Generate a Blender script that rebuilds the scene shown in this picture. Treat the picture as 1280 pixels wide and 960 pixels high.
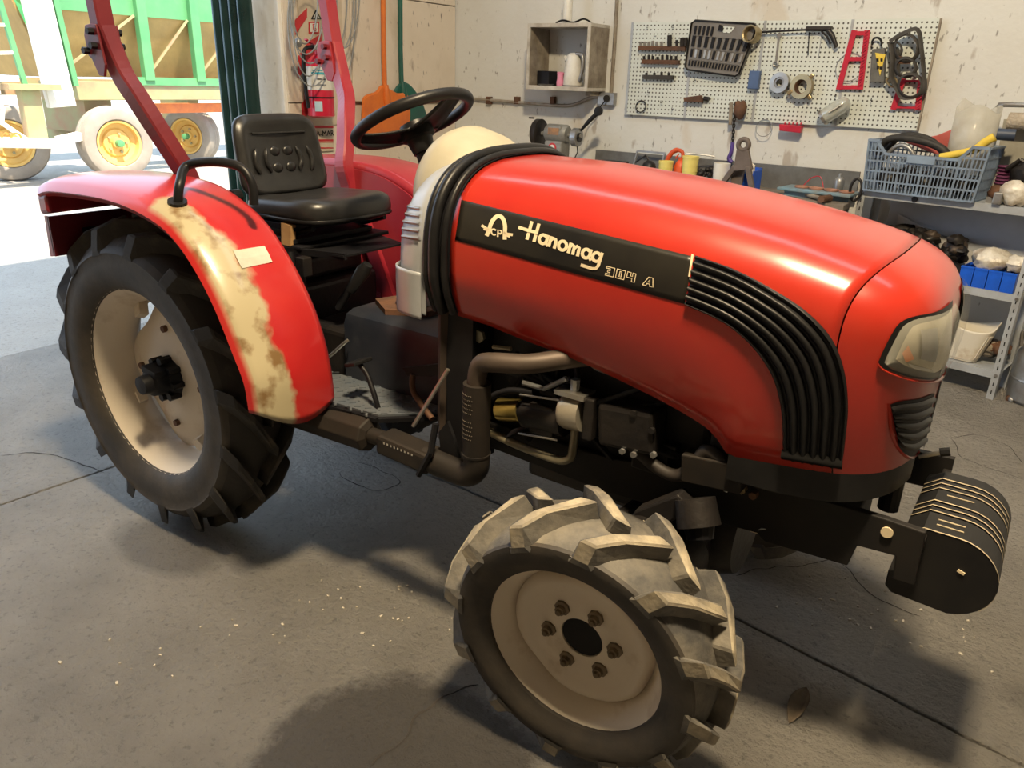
import bpy, math, random
from mathutils import Vector, Matrix, noise
from mathutils.bvhtree import BVHTree
random.seed(7)
PI = math.pi
for o in list(bpy.data.objects): bpy.data.objects.remove(o)
scn = bpy.context.scene
COL = scn.collection
# ---------------------------------------------------------------- camera
CAM = Vector((2.326, -1.812, 1.517)); FPX = 968.149
YAW, PITCH, ROLL = -0.600, 0.375, -0.032
def _axes():
    cy, sy, cp, sp = math.cos(YAW), math.sin(YAW), math.cos(PITCH), math.sin(PITCH)
    f = Vector((sy*cp, cy*cp, -sp)); r = Vector((cy, -sy, 0)); d = f.cross(r)
    c, s = math.cos(ROLL), math.sin(ROLL)
    return c*r+s*d, c*d-s*r, f
RGT, DWN, FWD = _axes()
cam = bpy.data.cameras.new('camera'); co = bpy.data.objects.new('camera', cam); COL.objects.link(co)
m = Matrix.Identity(4)
for i in range(3):
    m[i][0] = RGT[i]; m[i][1] = -DWN[i]; m[i][2] = -FWD[i]; m[i][3] = CAM[i]
co.matrix_world = m
cam.sensor_width = 36; cam.lens = FPX/1280*36; cam.clip_start = .05; cam.clip_end = 200
scn.camera = co
# ---------------------------------------------------------------- light
w = bpy.data.worlds.new('sky'); scn.world = w; w.use_nodes = True
bg = w.node_tree.nodes['Background']; bg.inputs[0].default_value = (.62, .78, 1, 1); bg.inputs[1].default_value = 2.7
def lamp(name, kind, energy, col, loc, direction, size=1, sy=None, angle=None):
    l = bpy.data.lights.new(name, kind); l.energy = energy; l.color = col
    if kind == 'AREA':
        l.shape = 'RECTANGLE'; l.size = size; l.size_y = sy or size
    if angle: l.angle = angle
    o = bpy.data.objects.new(name, l); COL.objects.link(o); o.location = loc
    o.rotation_euler = Vector(direction).to_track_quat('-Z', 'Y').to_euler()
    return o
lamp('sun', 'SUN', 13, (1, .9, .74), (3, 0, 12), (-.46, .12, -.9), angle=math.radians(1))
lamp('skylight_panel', 'AREA', 340, (1, .79, .5), (2.1, -1.1, 4.45), (0, .12, -1), .42, .42)
lamp('wall_fill_light', 'AREA', 42, (.86, .93, 1), (1.2, 1.3, 4.45), (0, .25, -1), 5, .7)  # added fill lamp to brighten the back wall; no known roof light
scn.view_settings.view_transform = 'Standard'; scn.view_settings.look = 'None'
scn.view_settings.gamma = 1; scn.view_settings.exposure = 0.06; scn.view_settings.use_curve_mapping = False
# ---------------------------------------------------------------- helpers
def ray(px, py): return RGT*((px-640)/FPX)+DWN*((py-480)/FPX)+FWD
def at(px, py, ax, v):
    d = ray(px, py); i = 'xyz'.index(ax); return CAM+d*((v-CAM[i])/d[i])
V = Vector
WL = {}
def mat(name, col, rough=.55, metal=0., col2=None, scale=9., amt=1., bump=0., bscale=60., coat=0., alpha=1., lo=.35, hi=.7, emit=None, trans=0., spec=.5):
    mt = bpy.data.materials.new(name); mt.use_nodes = True
    nt = mt.node_tree; N = nt.nodes; L = nt.links; b = N['Principled BSDF']
    b.inputs['Roughness'].default_value = rough; b.inputs['Metallic'].default_value = metal
    b.inputs['Specular IOR Level'].default_value = spec
    b.inputs['Coat Weight'].default_value = coat; b.inputs['Coat Roughness'].default_value = .12
    b.inputs['Alpha'].default_value = alpha; b.inputs['Transmission Weight'].default_value = trans
    c = tuple(col)+(1,); c2 = tuple(col2)+(1,) if col2 else tuple(x*.72 for x in col)+(1,)
    tc = N.new('ShaderNodeTexCoord'); nz = N.new('ShaderNodeTexNoise'); nz.inputs['Scale'].default_value = scale
    nz.inputs['Detail'].default_value = 6; nz.inputs['Roughness'].default_value = .62
    L.new(tc.outputs['Object'], nz.inputs['Vector'])
    mr = N.new('ShaderNodeMapRange'); mr.inputs[1].default_value = lo; mr.inputs[2].default_value = hi
    mr.inputs[4].default_value = amt
    L.new(nz.outputs['Fac'], mr.inputs[0])
    mx = N.new('ShaderNodeMix'); mx.data_type = 'RGBA'; mx.inputs[6].default_value = c; mx.inputs[7].default_value = c2
    L.new(mr.outputs[0], mx.inputs[0]); L.new(mx.outputs[2], b.inputs['Base Color'])
    if bump:
        n2 = N.new('ShaderNodeTexNoise'); n2.inputs['Scale'].default_value = bscale; n2.inputs['Detail'].default_value = 5
        L.new(tc.outputs['Object'], n2.inputs['Vector'])
        bp = N.new('ShaderNodeBump'); bp.inputs['Strength'].default_value = bump; bp.inputs['Distance'].default_value = .01
        L.new(n2.outputs['Fac'], bp.inputs['Height']); L.new(bp.outputs[0], b.inputs['Normal'])
    if emit:
        b.inputs['Emission Color'].default_value = tuple(emit[0])+(1,); b.inputs['Emission Strength'].default_value = emit[1]
    return mt
def nodes(mt): return mt.node_tree.nodes, mt.node_tree.links, mt.node_tree.nodes['Principled BSDF']
class MB:
    def __init__(s): s.v = []; s.f = []
    def add(s, vs, fs):
        b = len(s.v); s.v += [V(x) for x in vs]; s.f += [tuple(b+i for i in f) for f in fs]; return s
    def box(s, c, d, rot=None):
        c = V(c); h = V(d)/2; R = rot.to_3x3() if rot else Matrix.Identity(3)
        vs = [c+R@V((sx*h.x, sy*h.y, sz*h.z)) for sx in (-1, 1) for sy in (-1, 1) for sz in (-1, 1)]
        return s.add(vs, [(0, 1, 3, 2), (4, 6, 7, 5), (0, 4, 5, 1), (2, 3, 7, 6), (0, 2, 6, 4), (1, 5, 7, 3)])
    def bb(s, a, b): return s.box([(a[i]+b[i])/2 for i in range(3)], [abs(b[i]-a[i]) for i in range(3)])
    def bar(s, a, b, wd, th, up=(0, 0, 1)):
        a = V(a); b = V(b); z = (b-a); n = z.length; z.normalize(); x = V(up).cross(z)
        if x.length < 1e-4: x = V((1, 0, 0)).cross(z)
        x.normalize(); y = z.cross(x); R = Matrix((x, y, z)).transposed()
        return s.box((a+b)/2, (wd, th, n), R)
    def tube(s, pts, r, n=10, cap=True, closed=False, flat=1.):
        pts = [V(p) for p in pts]; k = len(pts); rs = r if isinstance(r, (list, tuple)) else [r]*k
        ref = None; rings = []
        for i, p in enumerate(pts):
            if closed: t = pts[(i+1) % k]-pts[i-1]
            else: t = pts[min(i+1, k-1)]-pts[max(i-1, 0)]
            t.normalize()
            if ref is None:
                ref = t.orthogonal().normalized()
            ref = (ref-t*ref.dot(t)); ref.normalize(); bi = t.cross(ref)
            rings.append([p+(ref*math.cos(2*PI*j/n)+bi*math.sin(2*PI*j/n)*flat)*rs[i] for j in range(n)])
        b = [x for rg in rings for x in rg]; f = []
        for i in range(k if closed else k-1):
            i2 = (i+1) % k
            for j in range(n): f.append((i*n+j, i*n+(j+1) % n, i2*n+(j+1) % n, i2*n+j))
        if cap and not closed: f += [tuple(range(n))[::-1], tuple((k-1)*n+j for j in range(n))]
        return s.add(b, f)
    def cyl(s, a, b, r, r2=None, n=20): return s.tube([a, b], [r, r if r2 is None else r2], n)
    def lathe(s, prof, c=(0, 0, 0), ax=(0, 0, 1), n=32, closed=False):
        ax = V(ax).normalized(); u = ax.orthogonal().normalized(); w_ = ax.cross(u); c = V(c); k = len(prof)
        vs = [c+ax*h+(u*math.cos(2*PI*j/n)+w_*math.sin(2*PI*j/n))*max(r, 1e-4) for (r, h) in prof for j in range(n)]
        f = [(i*n+j, i*n+(j+1) % n, ((i+1) % k)*n+(j+1) % n, ((i+1) % k)*n+j) for i in range(k if closed else k-1) for j in range(n)]
        if not closed: f += [tuple(range(n))[::-1], tuple((k-1)*n+j for j in range(n))]
        return s.add(vs, f)
    def grid(s, rows, close=False):
        m_ = len(rows[0]); vs = [p for r in rows for p in r]; f = []
        for i in range(len(rows)-1):
            for j in range(m_ if close else m_-1):
                j2 = (j+1) % m_; f.append((i*m_+j, i*m_+j2, (i+1)*m_+j2, (i+1)*m_+j))
        return s.add(vs, f)
    def prism(s, poly, d):      # poly: 3d points in a plane, d: extrusion vector
        k = len(poly); d = V(d); vs = [V(p) for p in poly]+[V(p)+d for p in poly]
        return s.add(vs, [tuple(range(k))[::-1], tuple(range(k, 2*k))]+[(i, (i+1) % k, k+(i+1) % k, k+i) for i in range(k)])
    def ball(s, c, r, n=14, sq=(1, 1, 1)):
        c = V(c); pr = [(math.sin(PI*i/n), -math.cos(PI*i/n)) for i in range(n+1)]
        b = len(s.v); s.lathe([(a*r, h*r) for a, h in pr], n=n*2)
        for i in range(b, len(s.v)): q = s.v[i]; s.v[i] = c+V((q.x*sq[0], q.y*sq[1], q.z*sq[2]))
        return s
    def blob(s, c, r, seed=0, sq=(1, 1, 1), amp=.35):
        b = len(s.v); s.ball((0, 0, 0), 1, 8, (1, 1, 1))
        for i in range(b, len(s.v)):
            q = s.v[i]; k = 1+amp*noise.noise(q*1.9+V((seed*7.3, seed, 0))); s.v[i] = V(c)+V((q.x*sq[0], q.y*sq[1], q.z*sq[2]))*r*k
        return s
    def flip(s): s.f = [f[::-1] for f in s.f]; return s
    def mirror(s):
        o = MB(); o.v = [V((p.x, -p.y, p.z)) for p in s.v]; o.f = [f[::-1] for f in s.f]; return o
    def mesh(s, name, mt, smooth=None, org=V((0, 0, 0))):
        me = bpy.data.meshes.new(name); me.from_pydata([tuple(p-org) for p in s.v], [], s.f); me.validate(); me.update()
        if mt: me.materials.append(mt)
        if smooth is not None:
            me.polygons.foreach_set('use_smooth', [True]*len(me.polygons))
            if smooth < 179: me.set_sharp_from_angle(angle=math.radians(smooth))
        return me
    def build(s, name, mt, parent=None, smooth=None, bev=0, seg=2, solid=0, sub=0, label=None, cat=None, group=None, kind=None, org=None):
        if parent is not None: og = WL[parent.name]
        elif org is not None: og = V(org)
        else:
            xs = [p.x for p in s.v]; ys = [p.y for p in s.v]; zs = [p.z for p in s.v]
            og = V(((min(xs)+max(xs))/2, (min(ys)+max(ys))/2, min(zs)))
        o = bpy.data.objects.new(name, s.mesh(name, mt, smooth, og)); COL.objects.link(o)
        if parent is not None: o.parent = parent
        else: o.location = og
        WL[o.name] = og
        if solid:
            md = o.modifiers.new('solid', 'SOLIDIFY'); md.thickness = solid; md.offset = -1
        if bev:
            md = o.modifiers.new('bevel', 'BEVEL'); md.width = bev; md.segments = seg; md.limit_method = 'ANGLE'; md.angle_limit = math.radians(40)
        if sub:
            md = o.modifiers.new('sub', 'SUBSURF'); md.levels = sub; md.render_levels = sub
        tag(o, label, cat, group, kind); return o
def tag(o, label=None, cat=None, group=None, kind=None):
    if label: o['label'] = label
    if cat: o['category'] = cat
    if group: o['group'] = group
    if kind: o['kind'] = kind
    return o
def thing(name, loc, label, cat, group=None):
    o = bpy.data.objects.new(name, None); COL.objects.link(o); o.location = loc; o.empty_display_size = .1; WL[o.name] = V(loc)
    return tag(o, label, cat, group)
def lerp(a, b, t): return a+(b-a)*t
def interp(tab, x):
    if x <= tab[0][0]: return tab[0][1]
    for (a, b), (c, d) in zip(tab, tab[1:]):
        if x <= c: return b+(d-b)*(x-a)/(c-a)
    return tab[-1][1]
def smoothpath(pts, k=6, closed=False):
    pts = [V(p) for p in pts]; n = len(pts); out = []
    for i in range(n if closed else n-1):
        g = lambda j: pts[j % n] if closed else pts[max(0, min(n-1, j))]
        p0, p1, p2, p3 = g(i-1), g(i), g(i+1), g(i+2)
        for j in range(k):
            t = j/k
            out.append(.5*((2*p1)+(p2-p0)*t+(2*p0-5*p1+4*p2-p3)*t*t+(3*p1-p0-3*p2+p3)*t**3))
    if not closed: out.append(pts[-1])
    return out
def text_mb(txt, size, M4, ext=.001):
    cu = bpy.data.curves.new('t', 'FONT'); cu.body = txt; cu.size = size; cu.extrude = ext; cu.align_x = 'CENTER'; cu.align_y = 'CENTER'
    o = bpy.data.objects.new('t', cu); COL.objects.link(o); bpy.context.view_layer.update()
    me = bpy.data.meshes.new_from_object(o.evaluated_get(bpy.context.evaluated_depsgraph_get()))
    mb = MB(); mb.add([M4@v.co for v in me.vertices], [tuple(p.vertices) for p in me.polygons])
    bpy.data.objects.remove(o); bpy.data.meshes.remove(me); bpy.data.curves.remove(cu); return mb
def frame(o, x, y):   # matrix with given origin, x axis, y axis
    x = V(x).normalized(); y = V(y); y = (y-x*y.dot(x)).normalized(); z = x.cross(y)
    m_ = Matrix.Identity(4)
    for i in range(3): m_[i][0] = x[i]; m_[i][1] = y[i]; m_[i][2] = z[i]; m_[i][3] = V(o)[i]
    return m_
def copy_tree(o, parent=None):
    c = o.copy(); COL.objects.link(c); c.parent = parent; WL[c.name] = WL.get(o.name, V((0, 0, 0)))
    for ch in [x for x in list(bpy.data.objects) if x.parent == o]: copy_tree(ch, c)
    return c
# ---------------------------------------------------------------- materials
RED = mat('red_paint', (.40, .02, .014), .28, 0, (.48, .036, .018), 3, .8, coat=.5)
RED2 = mat('red_paint_faded', (.27, .014, .028), .38, 0, (.34, .035, .045), 5, coat=.2)
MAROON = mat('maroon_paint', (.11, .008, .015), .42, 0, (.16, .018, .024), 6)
BLACKP = mat('black_plastic', (.008, .008, .009), .4, 0, (.016, .016, .017), 12, spec=.3)
RUBBER = mat('black_rubber', (.018, .017, .016), .6, 0, (.035, .033, .03), 14, bump=.15, bscale=90)
DARKM = mat('dark_oily_metal', (.01, .01, .012), .45, .2, (.026, .021, .018), 7, bump=.2, bscale=40)
BLACKM = mat('black_painted_steel', (.006, .006, .008), .5, 0, (.013, .013, .015), 8, spec=.25)
GREYM = mat('grey_steel', (.36, .38, .4), .38, .6, (.22, .2, .18), 9)
STEEL = mat('bright_steel', (.45, .45, .44), .3, .85, (.4, .36, .3), 15)
RUST = mat('rusty_steel', (.16, .075, .04), .75, .15, (.07, .04, .028), 12, bump=.3)
BRASS = mat('brass', (.42, .35, .2), .38, .7, (.28, .21, .12), 9)
ZINC = mat('gold_passivated_zinc', (.6, .47, .14), .28, .85, (.4, .3, .1), 9)
SILVERC = mat('silver_grey_plastic', (.42, .44, .47), .38, .25, (.33, .34, .36), 5)
OLIVE = mat('beige_plastic', (.42, .39, .3), .5, 0, (.34, .31, .23), 5)
RIMW = mat('cream_wheel_paint', (.74, .66, .55), .5, 0, (.42, .3, .18), 6, .8, lo=.55, hi=.75)
TIRE_D = mat('dusty_tyre_rubber', (.13, .12, .105), .75, 0, (.54, .46, .32), 6, .95, lo=.4, hi=.66, bump=.2, bscale=70)
TIRE_C = mat('grey_dusted_rubber', (.07, .068, .066), .7, 0, (.25, .225, .18), 7, .9, lo=.42, hi=.68, bump=.2, bscale=70)
TIRE_S = mat('tyre_sidewall_rubber', (.028, .026, .025), .62, 0, (.07, .058, .045), 7, bump=.12, bscale=60)
WHITE = mat('white_enamel', (.78, .78, .74), .4, 0, (.6, .58, .52), 8)
CREAM = mat('cream_lettering', (.78, .66, .45), .5, 0, (.7, .58, .38), 8)
YELLOW = mat('yellow_plastic', (.8, .62, .1), .4, 0, (.7, .5, .06), 10)
PALEY = mat('pale_yellow_plastic', (.82, .72, .22), .45, 0, (.7, .6, .2), 10)
BLUE = mat('blue_plastic', (.01, .12, .75), .38, 0, (.01, .08, .5), 8)
BLUEG = mat('blue_grey_plastic', (.22, .3, .42), .5, 0, (.16, .2, .27), 8)
ORANGE = mat('orange_plastic', (.75, .2, .03), .45, 0, (.6, .14, .03), 8)
ORANGER = mat('orange_red_paint', (.75, .11, .03), .4, 0, (.5, .07, .02), 12)
GREENP = mat('dark_green_paint', (.01, .12, .09), .45, 0, (.02, .08, .07), 8)
CRIMSON = mat('crimson_red_paint', (.55, .02, .05), .4, 0, (.4, .015, .04), 12)
PINK = mat('pink_plastic', (.8, .3, .45), .4)
WOOD = mat('old_wood', (.34, .3, .24), .8, 0, (.16, .13, .1), 10, bump=.3)
WOODW = mat('white_washed_wood', (.62, .6, .54), .8, 0, (.35, .31, .26), 9, bump=.2)
BENCHM = mat('worn_bench_board', (.27, .24, .2), .8, 0, (.12, .1, .085), 6, bump=.3)
SHELFM = mat('grey_shelf_paint', (.44, .48, .53), .45, .1, (.3, .31, .32), 7)
CABLE = mat('grey_cable', (.3, .31, .31), .5)
GLASSY = mat('cloudy_clear_plastic', (.75, .74, .68), .25, 0, (.6, .58, .5), 8, alpha=.45)
BAG = mat('crumpled_clear_bag', (.75, .73, .66), .22, 0, (.35, .28, .2), 14, bump=.9, bscale=25)
LENS = mat('headlight_glass', (.8, .8, .7), .08, 0, (.8, .78, .66), 5, alpha=.22, coat=1)
REFL = mat('headlight_reflector', (.62, .58, .44), .25, .6, (.42, .38, .28), 14)
AMBER = mat('amber_lens', (.6, .2, .06), .3)
EXH = mat('sooty_exhaust_steel', (.016, .014, .013), .6, .3, (.032, .024, .018), 9)
EXB = mat('browned_exhaust_pipe', (.1, .075, .06), .55, .4, (.06, .045, .035), 6)
# ---------------------------------------------------------------- the setting
def concrete(name, c1, c2, patch=False, bump=1.):
    mt = mat(name, c1, .62, 0, c2, 2.2, .9, lo=.3, hi=.72); N, L, b = nodes(mt)
    g = N.new('ShaderNodeNewGeometry')
    def nz(sc, det=8, ro=.65):
        n = N.new('ShaderNodeTexNoise'); n.inputs['Scale'].default_value = sc; n.inputs['Detail'].default_value = det
        n.inputs['Roughness'].default_value = ro; L.new(g.outputs['Position'], n.inputs['Vector']); return n
    def mth(op, a, bb=None, clamp=False):
        q = N.new('ShaderNodeMath'); q.operation = op; q.use_clamp = clamp
        for i, x in enumerate((a, bb)):
            if x is None: continue
            if isinstance(x, (int, float)): q.inputs[i].default_value = x
            else: L.new(x, q.inputs[i])
        return q.outputs[0]
    col = b.inputs['Base Color'].links[0].from_socket
    fine = nz(42, 8, .72); med = nz(9, 8, .7)
    def mix(fac, a, colr):
        x = N.new('ShaderNodeMix'); x.data_type = 'RGBA'; L.new(fac, x.inputs[0]); L.new(a, x.inputs[6]); x.inputs[7].default_value = colr+(1,); return x.outputs[2]
    pits = mth('MULTIPLY', mth('SUBTRACT', .45, fine.outputs['Fac']), 12, True)
    col = mix(mth('MULTIPLY', pits, .6), col, tuple(x*.42 for x in c1))
    sp = nz(95, 3, .5); spk = mth('MULTIPLY', mth('SUBTRACT', sp.outputs['Fac'], .70), 9, True)
    col = mix(mth('MULTIPLY', spk, .7), col, (.7, .66, .58))
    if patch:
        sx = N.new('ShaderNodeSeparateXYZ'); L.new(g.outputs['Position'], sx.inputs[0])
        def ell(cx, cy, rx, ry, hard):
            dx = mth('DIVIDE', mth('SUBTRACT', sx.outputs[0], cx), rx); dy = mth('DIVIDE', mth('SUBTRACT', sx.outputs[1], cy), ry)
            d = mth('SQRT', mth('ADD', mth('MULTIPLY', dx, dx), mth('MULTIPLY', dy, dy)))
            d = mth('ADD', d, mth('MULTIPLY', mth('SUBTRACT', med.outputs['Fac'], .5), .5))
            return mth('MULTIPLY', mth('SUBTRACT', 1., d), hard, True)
        for e, k in ((ell(1.38, -.86, .37, .36, 7.), .76), (ell(.1, -.62, .28, .14, 3.), .5), (ell(.9, .6, .9, .6, 2.), .45), (ell(2.75, .35, .28, .12, 3.), .35)):  # first ellipse: soft shadow beside the front wheel painted in; others oily stains
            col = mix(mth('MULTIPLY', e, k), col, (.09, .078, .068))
    L.new(col, b.inputs['Base Color'])
    h = mth('ADD', mth('MULTIPLY', fine.outputs['Fac'], 1.), mth('MULTIPLY', med.outputs['Fac'], .8))
    bp = N.new('ShaderNodeBump'); bp.inputs['Strength'].default_value = bump; bp.inputs['Distance'].default_value = .085
    L.new(h, bp.inputs['Height']); L.new(bp.outputs[0], b.inputs['Normal'])
    return mt
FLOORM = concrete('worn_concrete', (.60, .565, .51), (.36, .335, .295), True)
FLOORD = mat('dark_joint_dirt', (.1, .085, .072), .95)
CRACKM = mat('crack_shadow_dirt', (.04, .034, .03), .95)
GROUND = concrete('sunlit_yard_concrete', (.36, .34, .3), (.29, .27, .235), False, .4)
def plaster(name, c1, c2, spots=.8):
    mt = mat(name, c1, .8, 0, c2, 1.3, .85, lo=.42, hi=.75, bump=.25, bscale=30); N, L, b = nodes(mt)
    col = b.inputs['Base Color'].links[0].from_socket
    g = N.new('ShaderNodeNewGeometry'); mp = N.new('ShaderNodeMapping'); mp.inputs['Scale'].default_value = (1, 1, .45)
    L.new(g.outputs['Position'], mp.inputs[0])
    for sc, th, cc, k in ((9, .645, (.28, .22, .17), spots), (34, .655, (.08, .065, .055), spots), (3.2, .62, (.55, .47, .36), .5)):
        n = N.new('ShaderNodeTexNoise'); n.inputs['Scale'].default_value = sc; n.inputs['Detail'].default_value = 5
        L.new(mp.outputs[0], n.inputs['Vector'])
        r = N.new('ShaderNodeMapRange'); r.inputs[1].default_value = th; r.inputs[2].default_value = th+.07; r.inputs[4].default_value = k; L.new(n.outputs['Fac'], r.inputs[0])
        x = N.new('ShaderNodeMix'); x.data_type = 'RGBA'; L.new(r.outputs[0], x.inputs[0]); L.new(col, x.inputs[6]); x.inputs[7].default_value = cc+(1,); col = x.outputs[2]
    L.new(col, b.inputs['Base Color']); return mt
WALLM = plaster('stained_white_plaster', (.68, .70, .695), (.61, .60, .57), .6)
WALLL = plaster('stained_cream_panels', (.72, .64, .54), (.58, .49, .39), .75)
JAMBM = plaster('whitewashed_jamb', (.84, .83, .79), (.74, .72, .68), .25)
W = 3.25; XL = -1.76
DARKW = mat('dark_brown_wall', (.2, .18, .16), .8)  # unseen walls coloured dark so less light bounces onto the hood side
fl = MB().bb((-2.3, -5, -.12), (6, W+.2, -.022)).build('floor', FLOORD, kind='structure', org=(0, 0, 0))
def slab(poly):
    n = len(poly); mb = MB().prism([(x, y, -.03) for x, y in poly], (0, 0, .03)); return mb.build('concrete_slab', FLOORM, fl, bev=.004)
def rough(a, b, k=22, amp=.006, seed=0):
    out = []
    for i in range(k):
        t = i/k; x = lerp(a[0], b[0], t); y = lerp(a[1], b[1], t); d = noise.noise(V((x*4, y*4, seed)))*amp*2+noise.noise(V((x*17, y*17, seed)))*amp
        out.append((x+d*.3, y+d))
    return out
jl = rough((-2.29, .42), (1.2, .30), 30)+rough((1.2, .30), (2.7, .07), 24)+rough((2.7, .07), (6, -.4), 16)+[(6, -.4)]
g_ = .006
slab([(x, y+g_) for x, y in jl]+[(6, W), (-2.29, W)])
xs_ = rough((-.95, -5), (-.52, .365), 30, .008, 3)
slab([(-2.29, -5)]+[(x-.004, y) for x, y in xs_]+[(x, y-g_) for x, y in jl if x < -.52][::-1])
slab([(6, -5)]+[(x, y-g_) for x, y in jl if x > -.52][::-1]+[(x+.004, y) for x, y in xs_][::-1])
def crack(pts, wd=.006, seed=0):
    P = smoothpath([at(x, y, 'z', 0) for x, y in pts], 7); rows = []
    for i, p in enumerate(P):
        t = (P[min(i+1, len(P)-1)]-P[max(0, i-1)]).normalized(); nrm = V((-t.y, t.x, 0))
        j = noise.noise(p*14+V((seed, 0, 0)))*.02; k = .55*wd*(.45+.9*abs(noise.noise(p*9+V((0, seed, 0)))))*min(1, .25+min(i, len(P)-1-i)*.4)
        rows.append([p+nrm*(j-k)+V((0, 0, .0012)), p+nrm*(j+k)+V((0, 0, .0012))])
    MB().grid(rows).build('floor_crack', CRACKM, fl)
crack([(597, 855), (560, 868), (530, 890), (510, 915), (490, 940), (462, 958)], .007, 1)
crack([(920, 720), (945, 712), (985, 708), (1040, 700)], .005, 2)
crack([(1050, 705), (1070, 725), (1100, 750), (1150, 770)], .005, 3)
crack([(0, 570), (60, 568), (130, 592)], .006, 5)
crack([(1190, 548), (1230, 545), (1262, 560), (1280, 580)], .004, 6)
crack([(1190, 548), (1200, 570), (1235, 585), (1280, 600)], .004, 7)
crack([(425, 590), (450, 608), (485, 610), (500, 600), (470, 585), (440, 578)], .004, 8)
# loose chips of concrete swept beside the joint
CHIP = mat('pale_concrete_chip', (.6, .55, .46), .9, 0, (.4, .36, .3), 20)
ch = MB()
for i in range(110):
    px, py = random.choice([(1090, 745), (1130, 770), (1050, 710), (480, 770), (440, 745), (300, 800), (1180, 800), (150, 820), (980, 760), (1230, 480)]); px += random.gauss(0, 45); py += random.gauss(0, 22)
    p = at(px, py, 'z', .002); r = random.uniform(.0015, .005)
    ch.box(p, (r*2.2, r*1.3, .004), Matrix.Rotation(random.random()*6, 3, 'Z'))
ch.build('concrete_crumbs', CHIP, label='pale concrete crumbs and chips scattered over the workshop floor', cat='debris', kind='stuff')
wb = MB().bb((XL-.34, W, -.1), (6.2, W+.2, 4.5)).build('wall_back', WALLM, kind='structure')
wl = MB().bb((XL-.33, 1.60, -.1), (XL-.02, W, 4.5)).build('wall_left', FLOORD, kind='structure')
MB().bb((XL-.34, 1.575, -.1), (XL-.012, 1.605, 3.4)).build('door_jamb', JAMBM, wl, bev=.006)
for z0, z1 in ((0, .66), (.665, 1.332), (1.338, 2.01), (2.016, 2.7), (2.706, 3.4), (3.406, 4.49)):
    for y0, y1 in ((1.60, 2.148), (2.154, 3.244)):
        MB().bb((XL-.03, y0, z0), (XL, y1, z1)).build('wall_panel', WALLL, wl, bev=.004)
MB().bb((XL-.34, -1.7, 3.4), (XL, 1.6, 4.5)).build('wall_left_lintel', WALLL, kind='structure')
MB().bb((XL-.34, -5.2, -.1), (XL, -1.7, 4.5)).build('wall_left_pier', WALLL, kind='structure')
MB().bb((XL-.34, -5.2, -.1), (6.2, -5, 4.5)).build('wall_front', DARKW, kind='structure')
MB().bb((6, -5, -.1), (6.2, W, 4.5)).build('wall_right', DARKW, kind='structure')
CEIL = mat('grey_sheet_roof', (.3, .29, .27), .7)
MB().bb((XL-.45, -5.3, 4.5), (6.3, W+.3, 4.6)).build('ceiling', CEIL, kind='structure')
MB().bb((-70, -50, -.2), (-2.3, 60, -.005)).build('ground_yard', GROUND, kind='structure')
# corner crack: rusty streak of dirt down the corner seam
POST = mat('dark_green_gloss_paint', (.008, .03, .03), .22, .2, (.02, .06, .055), 4, coat=.4)
d1 = MB()
prof = []
for i in range(41):
    a = lerp(0, PI*4, i/40); prof.append((-1.83-.32*i/40, 1.41-.05*abs(math.sin(a))))
d1.prism([(x, y, -.02) for x, y in prof]+[(-2.15, 1.435, -.02), (-1.83, 1.435, -.02)], (0, 0, 3.4))
dd = d1.build('door_1', POST, kind='structure', smooth=40)
# ---------------------------------------------------------------- trailer in the yard
TG = mat('green_trailer_paint', (.08, .27, .1), .5, 0, (.13, .33, .13), 2)
TGD = mat('deep_green_trailer_paint', (.05, .3, .1), .5, 0, (.1, .36, .14), 2)
TO = mat('ochre_dusty_sheet', (.46, .3, .1), .8, 0, (.3, .2, .07), 1.6, bump=.4, bscale=12)
TW = mat('white_trailer_paint', (.75, .74, .66), .6, 0, (.65, .6, .5), 3)
TR = mat('rusty_brown_frame', (.36, .22, .12), .8, 0, (.3, .34, .16), 3)
TY = mat('ochre_yellow_rim', (.72, .46, .12), .6, 0, (.6, .36, .1), 4)
TT = mat('pale_dusty_tyre', (.34, .29, .23), .85, 0, (.24, .2, .16), 3)
TRX = -9.2
tr = thing('grain_trailer', (-10, 6, 0), 'green hopper trailer with ochre yellow wheels in the sunlit yard', 'trailer')
MB().bb((TRX-.14, 3.7, 1.06), (TRX, 9.2, 1.31)).build('frame_rail', TR, tr, bev=.01)
MB().bb((TRX-.04, 5.0, 1.27), (TRX+.03, 9.2, 1.38)).build('side_rail', TG, tr)
MB().bb((TRX-2.2, 3.7, 1.06), (TRX-2.06, 9.2, 1.31)).build('frame_rail', TR, tr)
for y in (4.3, 6.6, 8.8): MB().bb((TRX-2.1, y-.07, 1.06), (TRX-.1, y+.07, 1.2)).build('cross_member', TR, tr)
yy = [3.9, 5.22, 6.08, 7.0, 7.9, 8.8]
for a, b in zip(yy, yy[1:]):
    MB().add([(TRX-.42, a, 1.36), (TRX-.42, b, 1.36), (TRX-.05, b, 2.2), (TRX-.05, a, 2.2)], [(0, 1, 2, 3)]).build('sloped_panel', TO, tr, solid=.02)
    MB().bb((TRX-.07, a, 2.2), (TRX-.03, b, 3.1)).build('top_panel', TG, tr)
    MB().bar((TRX-.2, a+.12, 1.4), (TRX-.01, b-.1, 2.2), .05, .03).build('diagonal_brace', TR, tr)
for y in yy[1:]:
    MB().bb((TRX-.06, y-.075, 1.33), (TRX+.06, y+.075, 3.1)).build('upright', TG, tr, bev=.01)
MB().bb((TRX-2.2, 8.75, 1.36), (TRX-.05, 8.8, 3.1)).build('end_panel', TGD, tr)
MB().bb((TRX-2.2, 4.0, 1.36), (TRX-2.15, 8.8, 3.1)).build('far_side_panel', TGD, tr)
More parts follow.
